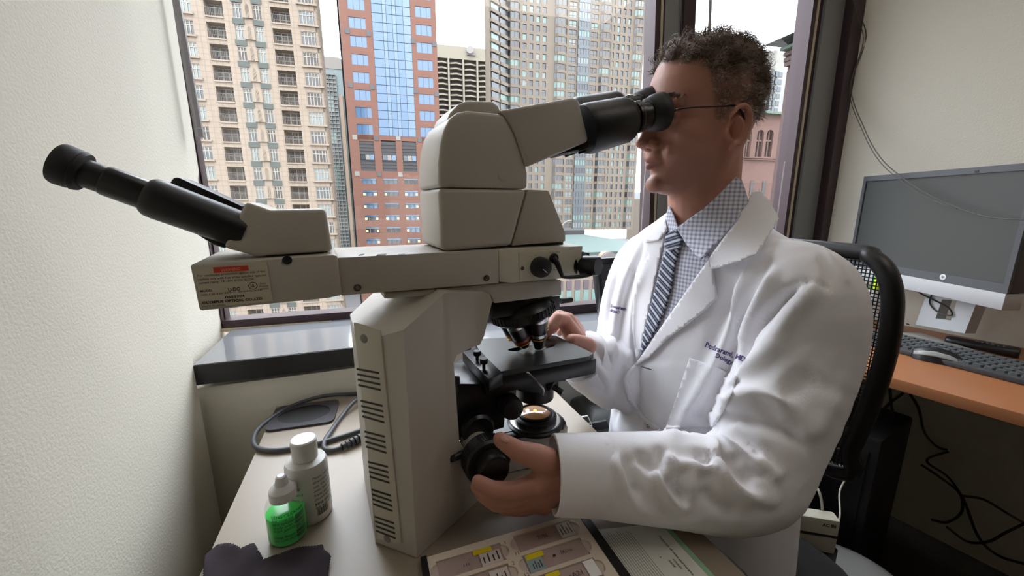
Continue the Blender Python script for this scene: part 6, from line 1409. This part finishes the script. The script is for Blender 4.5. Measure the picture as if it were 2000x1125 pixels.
def cloth_pattern(name, c0, c1, c2, kind):
    m = mat(name, c0, .75, sheen=.1); n, p = nodes_of(m); u = n.nodes.new('ShaderNodeUVMap'); s = n.nodes.new('ShaderNodeSeparateXYZ'); n.links.new(u.outputs[0], s.inputs[0])
    def band(sock, duty):
        a = n.nodes.new('ShaderNodeMath'); a.operation = 'FRACT'; n.links.new(sock, a.inputs[0]); b2 = n.nodes.new('ShaderNodeMath'); b2.operation = 'LESS_THAN'; n.links.new(a.outputs[0], b2.inputs[0]); b2.inputs[1].default_value = duty; return b2.outputs[0]
    mx = n.nodes.new('ShaderNodeMix'); mx.data_type = 'RGBA'; m2 = n.nodes.new('ShaderNodeMix'); m2.data_type = 'RGBA'
    if kind == 'check':
        ad_ = n.nodes.new('ShaderNodeMath'); ad_.operation = 'ADD'; n.links.new(band(s.outputs['X'], .45), ad_.inputs[0]); n.links.new(band(s.outputs['Y'], .45), ad_.inputs[1]); hf = n.nodes.new('ShaderNodeMath'); hf.operation = 'MULTIPLY'; hf.inputs[1].default_value = .5; n.links.new(ad_.outputs[0], hf.inputs[0])
        n.links.new(hf.outputs[0], mx.inputs[0]); mx.inputs[6].default_value = lin(c0)+(1,); mx.inputs[7].default_value = lin(c1)+(1,); n.links.new(mx.outputs[2], p.inputs['Base Color'])
    else:
        ad_ = n.nodes.new('ShaderNodeMath'); ad_.operation = 'ADD'; n.links.new(s.outputs['X'], ad_.inputs[0]); n.links.new(s.outputs['Y'], ad_.inputs[1]); sc2 = n.nodes.new('ShaderNodeMath'); sc2.operation = 'MULTIPLY'; sc2.inputs[1].default_value = 3.; n.links.new(ad_.outputs[0], sc2.inputs[0])
        n.links.new(band(ad_.outputs[0], .34), mx.inputs[0]); mx.inputs[6].default_value = lin(c0)+(1,); mx.inputs[7].default_value = lin(c1)+(1,)
        n.links.new(band(sc2.outputs[0], .22), m2.inputs[0]); n.links.new(mx.outputs[2], m2.inputs[6]); m2.inputs[7].default_value = lin(c2)+(1,); n.links.new(m2.outputs[2], p.inputs['Base Color'])
    return m
M_shirt = cloth_pattern('checked_shirt', (226, 226, 236), (142, 148, 176), None, 'check'); M_tie = cloth_pattern('striped_tie', (40, 42, 58), (206, 210, 222), (150, 160, 190), 'stripe')
UVT = (TL, ZUP, NB, 150.)
shirt = conform('shirt', [(1298, 446), (1330, 446), (1362, 476), (1390, 505), (1333, 584), (1281, 658), (1252, 700), (1245, 700), (1262, 624), (1276, 549)], .0035, .0012, M_shirt, person, 7, uv=UVT)
tie = conform('tie', [(1303, 460), (1318, 452), (1332, 470), (1328, 484), (1318, 519), (1311, 564), (1300, 601), (1284, 640), (1258, 682), (1252, 686), (1256, 661), (1270, 601), (1285, 549), (1297, 500), (1306, 486)], .0085, .003, M_tie, person, 5, uv=(nrm(TL*.9+ZUP*.25), nrm(ZUP*.9-TL*.25), NB, 62.))
conform('tie_knot', [(1303, 458), (1318, 450), (1333, 470), (1328, 482), (1308, 490), (1299, 480)], .013, .006, M_tie, tie, 4, uv=(nrm(TL*.5+ZUP), nrm(ZUP*.5-TL), NB, 62.))
lapN = conform('lapel', [(1387, 504), (1392, 527), (1397, 560), (1401, 581), (1380, 603), (1342, 633), (1303, 661), (1266, 700), (1240, 714), (1252, 697), (1279, 657), (1331, 583), (1362, 538)], .0065, .0022, M_coat, coat, 6)
lapF = conform('lapel', [(1302, 448), (1283, 455), (1258, 469), (1267, 498), (1249, 527), (1238, 579), (1234, 639), (1243, 702), (1250, 697), (1264, 624), (1279, 549)], .0065, .0022, M_coat, coat, 6)
# neck-side pieces: shirt collar leaves and coat collar, standing off the neck
both = BVHTree.FromPolygons(np.vstack([CV, BV]).tolist(), CF.tolist()+[[i+len(CV) for i in q] for q in BF.tolist()])
colN = conform('shirt_collar', [(1322, 446), (1345, 428), (1375, 407), (1408, 376), (1437, 346), (1449, 352), (1462, 394), (1434, 434), (1402, 474), (1368, 508), (1340, 476)], .010, .0015, M_shirt, shirt, 6, tr_=both, poly_fit=2, uv=(nrm(TL*.8+TF*-.6), ZUP, NB, 150.))
colF = conform('shirt_collar', [(1307, 402), (1316, 420), (1325, 446), (1316, 460), (1302, 452), (1300, 425)], .006, .0015, M_shirt, shirt, 5, tr_=both, poly_fit=1, uv=UVT)
ccN = conform('coat_collar', [(1462, 392), (1468, 376), (1482, 371), (1502, 392), (1521, 428), (1503, 458), (1478, 497), (1444, 512), (1390, 526), (1386, 504), (1410, 470), (1440, 432)], .014, .0025, M_coat, coat, 6, tr_=both, poly_fit=2)
ccF = conform('coat_collar', [(1301, 428), (1303, 450), (1285, 470), (1262, 474), (1257, 467), (1278, 448)], .009, .0022, M_coat, coat, 5, tr_=both, poly_fit=1)
pocket = conform('pocket', [(1347, 699), (1395, 715), (1439, 735), (1431, 766), (1416, 800), (1390, 836), (1300, 836), (1322, 775)], .0038, .0014, M_coat, coat, 7)
front = conform('front_edge', [(1241, 711), (1247, 712), (1235, 727), (1226, 744), (1234, 778), (1258, 814), (1289, 838), (1284, 843), (1252, 818), (1226, 780), (1217, 742), (1226, 724)], .0042, .002, M_coat, coat, 5)
# embroidery
def embroider(name, txt, a, c, hpx, m, bold=.02):
    v_, f_ = text_mesh(txt, 1., bold); a, c = np.array(a, float), np.array(c, float); d = (c-a); Lp = np.hypot(*d); d = d/Lp; up = V(d[1], -d[0]); s = Lp/v_[:, 0].max(); out = []
    for x, y in v_: q = a+d*x*s+up*y*(hpx/.72); h = hitc(*q); h = CAM+ray(*q)*.6 if h is None else h; out.append(h-nrm(h-CAM)*.0012)
    return mesh(name, out, f_, m, coat, smooth=0)
M_pur2 = mat('purple_thread', (66, 42, 112), .6)
embroider('embroidered_name', 'Pedrarami, MD', (1376, 677), (1454, 707), 10.5, M_pur2); embroider('embroidered_name', 'Dology', (1396, 697), (1430, 712), 9, M_pur2)
embroider('embroidered_logo', 'hwestern', (1193, 600.5), (1223, 607), 6.5, M_pur2, .03); embroider('embroidered_logo', 'dicine\u00ae', (1191, 608.5), (1209, 613.5), 6.5, M_pur2, .03)
# buttons and buttonhole
h = hitc(1266, 832); nb_ = nrm(CAM-h); h = h+nb_*.006
bt = mesh('button', *lathe([(.0088, -.001), (.0092, .0006), (.0085, .0018), (.006, .0014), (.001, .0014)], h, nb_, 24), mat('pearl_button', (214, 210, 206), .3), coat)
x_, y_, _ = frame_of(nb_); b = B()
for i, j in ((-1, -1), (-1, 1), (1, -1), (1, 1)): b.add(lathe([(.0008, .0013), (.0008, .0016)], h+x_*i*.0018+y_*j*.0018, nb_, 8))
b.build('button_holes', M_ink, bt, smooth=0)
h0_, h1_ = hitc(1252, 716), hitc(1276, 723); mesh('buttonhole', *tube([h0_-nrm(h0_-CAM)*.006, (h0_+h1_)/2-nrm(h0_-CAM)*.0062, h1_-nrm(h1_-CAM)*.006], [.0004, .0011, .0004], 6, 3), M_ink, coat)
# sleeve cuffs with a clean edge
def cuff_ring(c, ax, r0, r1, Ln, sq=1.0):
    x_, y_, a_ = frame_of(ax); n = 32
    return lathe([(r0*.94, 0), (r0, .004), (r1, Ln), (r1-.003, Ln+.0008), (r1-.0035, Ln-.002), (r1-.006, Ln*.4)], c, ax, n, cap=False)
mesh('cuff', *cuff_ring(W1-ev*.065, ev, .052, .0495, .072), M_coat, coat, smooth=50)
mesh('cuff', *cuff_ring(W2-e2*.055+V(0, 0, -.008), e2, .055, .053, .055), M_coat, coat, smooth=50)
tree_b = BVHTree.FromPolygons(BV.tolist(), BF.tolist())
conform('thumbnail', [(976, 853), (983, 851), (992, 857), (994, 864), (987, 866), (979, 861)], .0006, .0006, mat('nail', (196, 150, 134), .3), person, 3, tr_=tree_b)
# trousers and shoes
tb = B(); M_tr = mat('grey_trousers', (118, 120, 128), .7, bump=.2, bscale=900)
for s, kx in ((1, .33), (-1, .30)):
    hj = hips+TL*s*.09+V(-.02, 0, -.02); kn = V(kx, hj[1]+s*-.06, .525); an = V(kx+.05, kn[1], .12); chain(tb, [hj, kn, an], [.098, .075, .06])
tb.add(cap(hips+TL*.07, hips-TL*.07, .11, .11)); v_, f_ = remesh(tb, .012, 6); quick('trousers', v_, f_, M_tr, person)
for s, kx in ((1, .33), (-1, .30)):
    an = V(kx+.05, hips[1]+s*.09*TL[1]*1.0+s*-.06, .0); an[1] = (hips+TL*s*.09)[1]+s*-.06
    sb = B(); sb.add(sph(an+V(.0, 0, .05), (.05, .045, .05))); sb.add(cap(an+V(-.02, 0, .04), an+V(-.15, 0, .034), .04, .034)); v_, f_ = remesh(sb, .008, 4); v_[:, 2] = np.maximum(v_[:, 2], .002); quick('shoe', v_, f_, M_blk, person)

# ------------------------------------------------------------------ glasses
gl_ = empty('eyeglasses', h1(.096, 0, .01), 'thin-rimmed eyeglasses worn by the seated man, pressed to the eyecup', 'glasses')
M_lens2 = glass_pane('spectacle_lens', (.98, .98, 1.), 1.2); M_wire = mat('dark_spectacle_wire', (60, 48, 52), .3, metal=.5)
for s in (-1, 1):
    rim = [(.0975-.006*(abs(y)/.03)**2, s*(.033+y), .006+z) for y, z in [(.024*cos(t)*(1 if cos(t) > 0 else .95), .0165*np.sign(sin(t))*abs(sin(t))**.75) for t in np.linspace(0, 2*pi, 28, endpoint=False)]]
    mesh('lens', *prism(hl(rim), HM[:, 0]*.0012), M_lens2, gl_, smooth=0); mesh('rim', *tube(hl(rim), .0008, 6, 1, closed=True), M_steel, gl_)
    arm = [(.0925, s*.058, .014), (.088, s*.0665, .0165), (.06, s*.077, .0175), (.02, s*.0815, .0175), (-.002, s*.082, .0185), (-.02, s*.08, .008), (-.03, s*.076, -.008)]
    mesh('temple_arm', *tube(hl(arm), [.0011, .0011, .0009, .0009, .0018, .0017, .0014], 6, 4), M_wire, gl_)
    mesh('hinge', *tube(hl(arm[:2]), .0018, 6, 1), M_steel, gl_)
mesh('bridge', *tube(hl([(.0965, -.009, .009), (.101, 0, .012), (.0965, .009, .009)]), .0009, 6, 3), M_steel, gl_)

# ================================================================== MESH OFFICE CHAIR
CB = V(.775, .44, 0); CNh = hdg(268); CL = hdg(178); CC = CB
chair = empty('office_chair', V(.72, .53, 0), 'black mesh-backed office chair the man sits on', 'chair')
BP = NB+V(.205, 0, 0)                           # a point of the back's plane
bn_ = hdg(264)
def cp(x, y, d=0.): return on_pl(x, y, BP+bn_*d, bn_)
fr = [(1560, 480), (1612, 484), (1668, 490), (1712, 502), (1742, 528), (1757, 572), (1756, 630), (1745, 690), (1726, 750), (1700, 815), (1672, 870), (1640, 915)]
F3 = [cp(x, y) for x, y in fr]
cz = F3[2]; 
# mirror across the chair's own centre line for the far half
cmid = NB*V(1, 1, 0)+V(.22, 0, 0); lat = np.cross(ZUP, bn_); lat = lat if lat@TL > 0 else -lat
def mir(p): d = (p-cmid)@lat; return p-lat*2*d
half = F3[2:]; loop = half+[mir(p) for p in half[::-1]]
ctr = sum(loop)/len(loop)
def bow(p): d = ((p-ctr)@lat)/.26; return p+bn_*.05*d*d
LP_ = [bow(p) for p in loop]
mesh('back_frame', *tube(LP_, .017, 12, 4, closed=True, flat=.8), M_blk, chair, smooth=60)
# woven mesh: threads both ways, clipped to the frame
poly2 = np.array([((p-ctr)@lat, p[2]-ctr[2]) for p in loop]); sp = smooth_path(np.hstack([poly2, np.zeros((len(poly2), 1))]), 6, True)[:, :2]
def spans(axis, val):
    a = sp[:, axis]; o_ = sp[:, 1-axis]; n = len(sp); hits = []
    for i in range(n):
        j = (i+1) % n
        if (a[i]-val)*(a[j]-val) < 0: hits.append(o_[i]+(o_[j]-o_[i])*(val-a[i])/(a[j]-a[i]))
    hits.sort(); return hits
b = B()
def P2(l, z): return bow(ctr+lat*l+ZUP*z)
for axis, st in ((0, .0062), (1, .0062)):
    for val in np.arange(sp[:, axis].min()+.004, sp[:, axis].max()-.003, st):
        h = spans(axis, val)
        if len(h) < 2: continue
        a0, a1 = h[0], h[-1]; k_ = 8; pts = [P2(val, a0+(a1-a0)*i/k_) if axis == 0 else P2(a0+(a1-a0)*i/k_, val) for i in range(k_+1)]
        b.add(tube(pts, .0011, 3, 1))
b.build('back_mesh', mat('black_mesh_thread', (38, 38, 40), .5), chair, smooth=180, kind='stuff')
sz_ = .46
seat = [[V(hips[0]-.02, hips[1], z)+TF*y+TL*x for x, y in rrect(w, w*.96, .1, 5)] for z, w in ((sz_-.06, .44), (sz_-.045, .49), (sz_-.01, .50), (sz_, .47))]
mesh('seat', *loft(seat), mat('black_seat_fabric', (30, 29, 31), .85), chair, smooth=60)
sc_ = V(hips[0], hips[1], 0)
mesh('gas_column', *lathe([(.03, .1), (.03, .26), (.02, .27), (.02, .41)], sc_, ZUP, 20), M_blk2, chair)
mesh('back_stem', *tube([sc_+ZUP*.39, sc_+V(.2, 0, .39), V(ctr[0]+.03, ctr[1], .48), V(ctr[0]+.025, ctr[1], ctr[2]-.12)], [.02, .022, .02, .016], 10, 5), M_blk, chair)
for i in range(5):
    a = 2*pi*i/5+.3; e_ = sc_+V(cos(a)*.29, sin(a)*.29, 0); lg_ = mesh('base_leg', *tube([sc_+ZUP*.12, sc_+V(cos(a)*.15, sin(a)*.15, .105), e_+ZUP*.08], [.026, .02, .015], 8, 3), M_blk, chair)
    mesh('caster', *lathe([(.022, -.018), (.026, -.012), (.026, .012), (.022, .018)], e_+ZUP*.0265, V(-sin(a), cos(a), 0), 16), M_rub, lg_)
# grey stool edge in the lower right corner
gs_ = at_d(1655, 1150, .95); st = empty('grey_stool', V(gs_[0], gs_[1], 0), 'round grey upholstered stool at the bottom edge, right of the coat', 'stool')
mesh('seat', *lathe([(.13, gs_[2]-.03), (.14, gs_[2]-.015), (.135, gs_[2]+.01), (.10, gs_[2]+.028), (.04, gs_[2]+.036), (.001, gs_[2]+.037)], V(gs_[0], gs_[1], 0), ZUP, 36), mat('light_grey_fabric', (150, 150, 148), .9), st, smooth=60)
for i in range(4):
    a = pi/4+pi/2*i; mesh('leg', *tube([V(gs_[0], gs_[1], gs_[2]-.025)+V(cos(a), sin(a), 0)*.09, V(gs_[0], gs_[1], 0)+V(cos(a), sin(a), 0)*.11], .011, 8, 1), M_blk2, st)
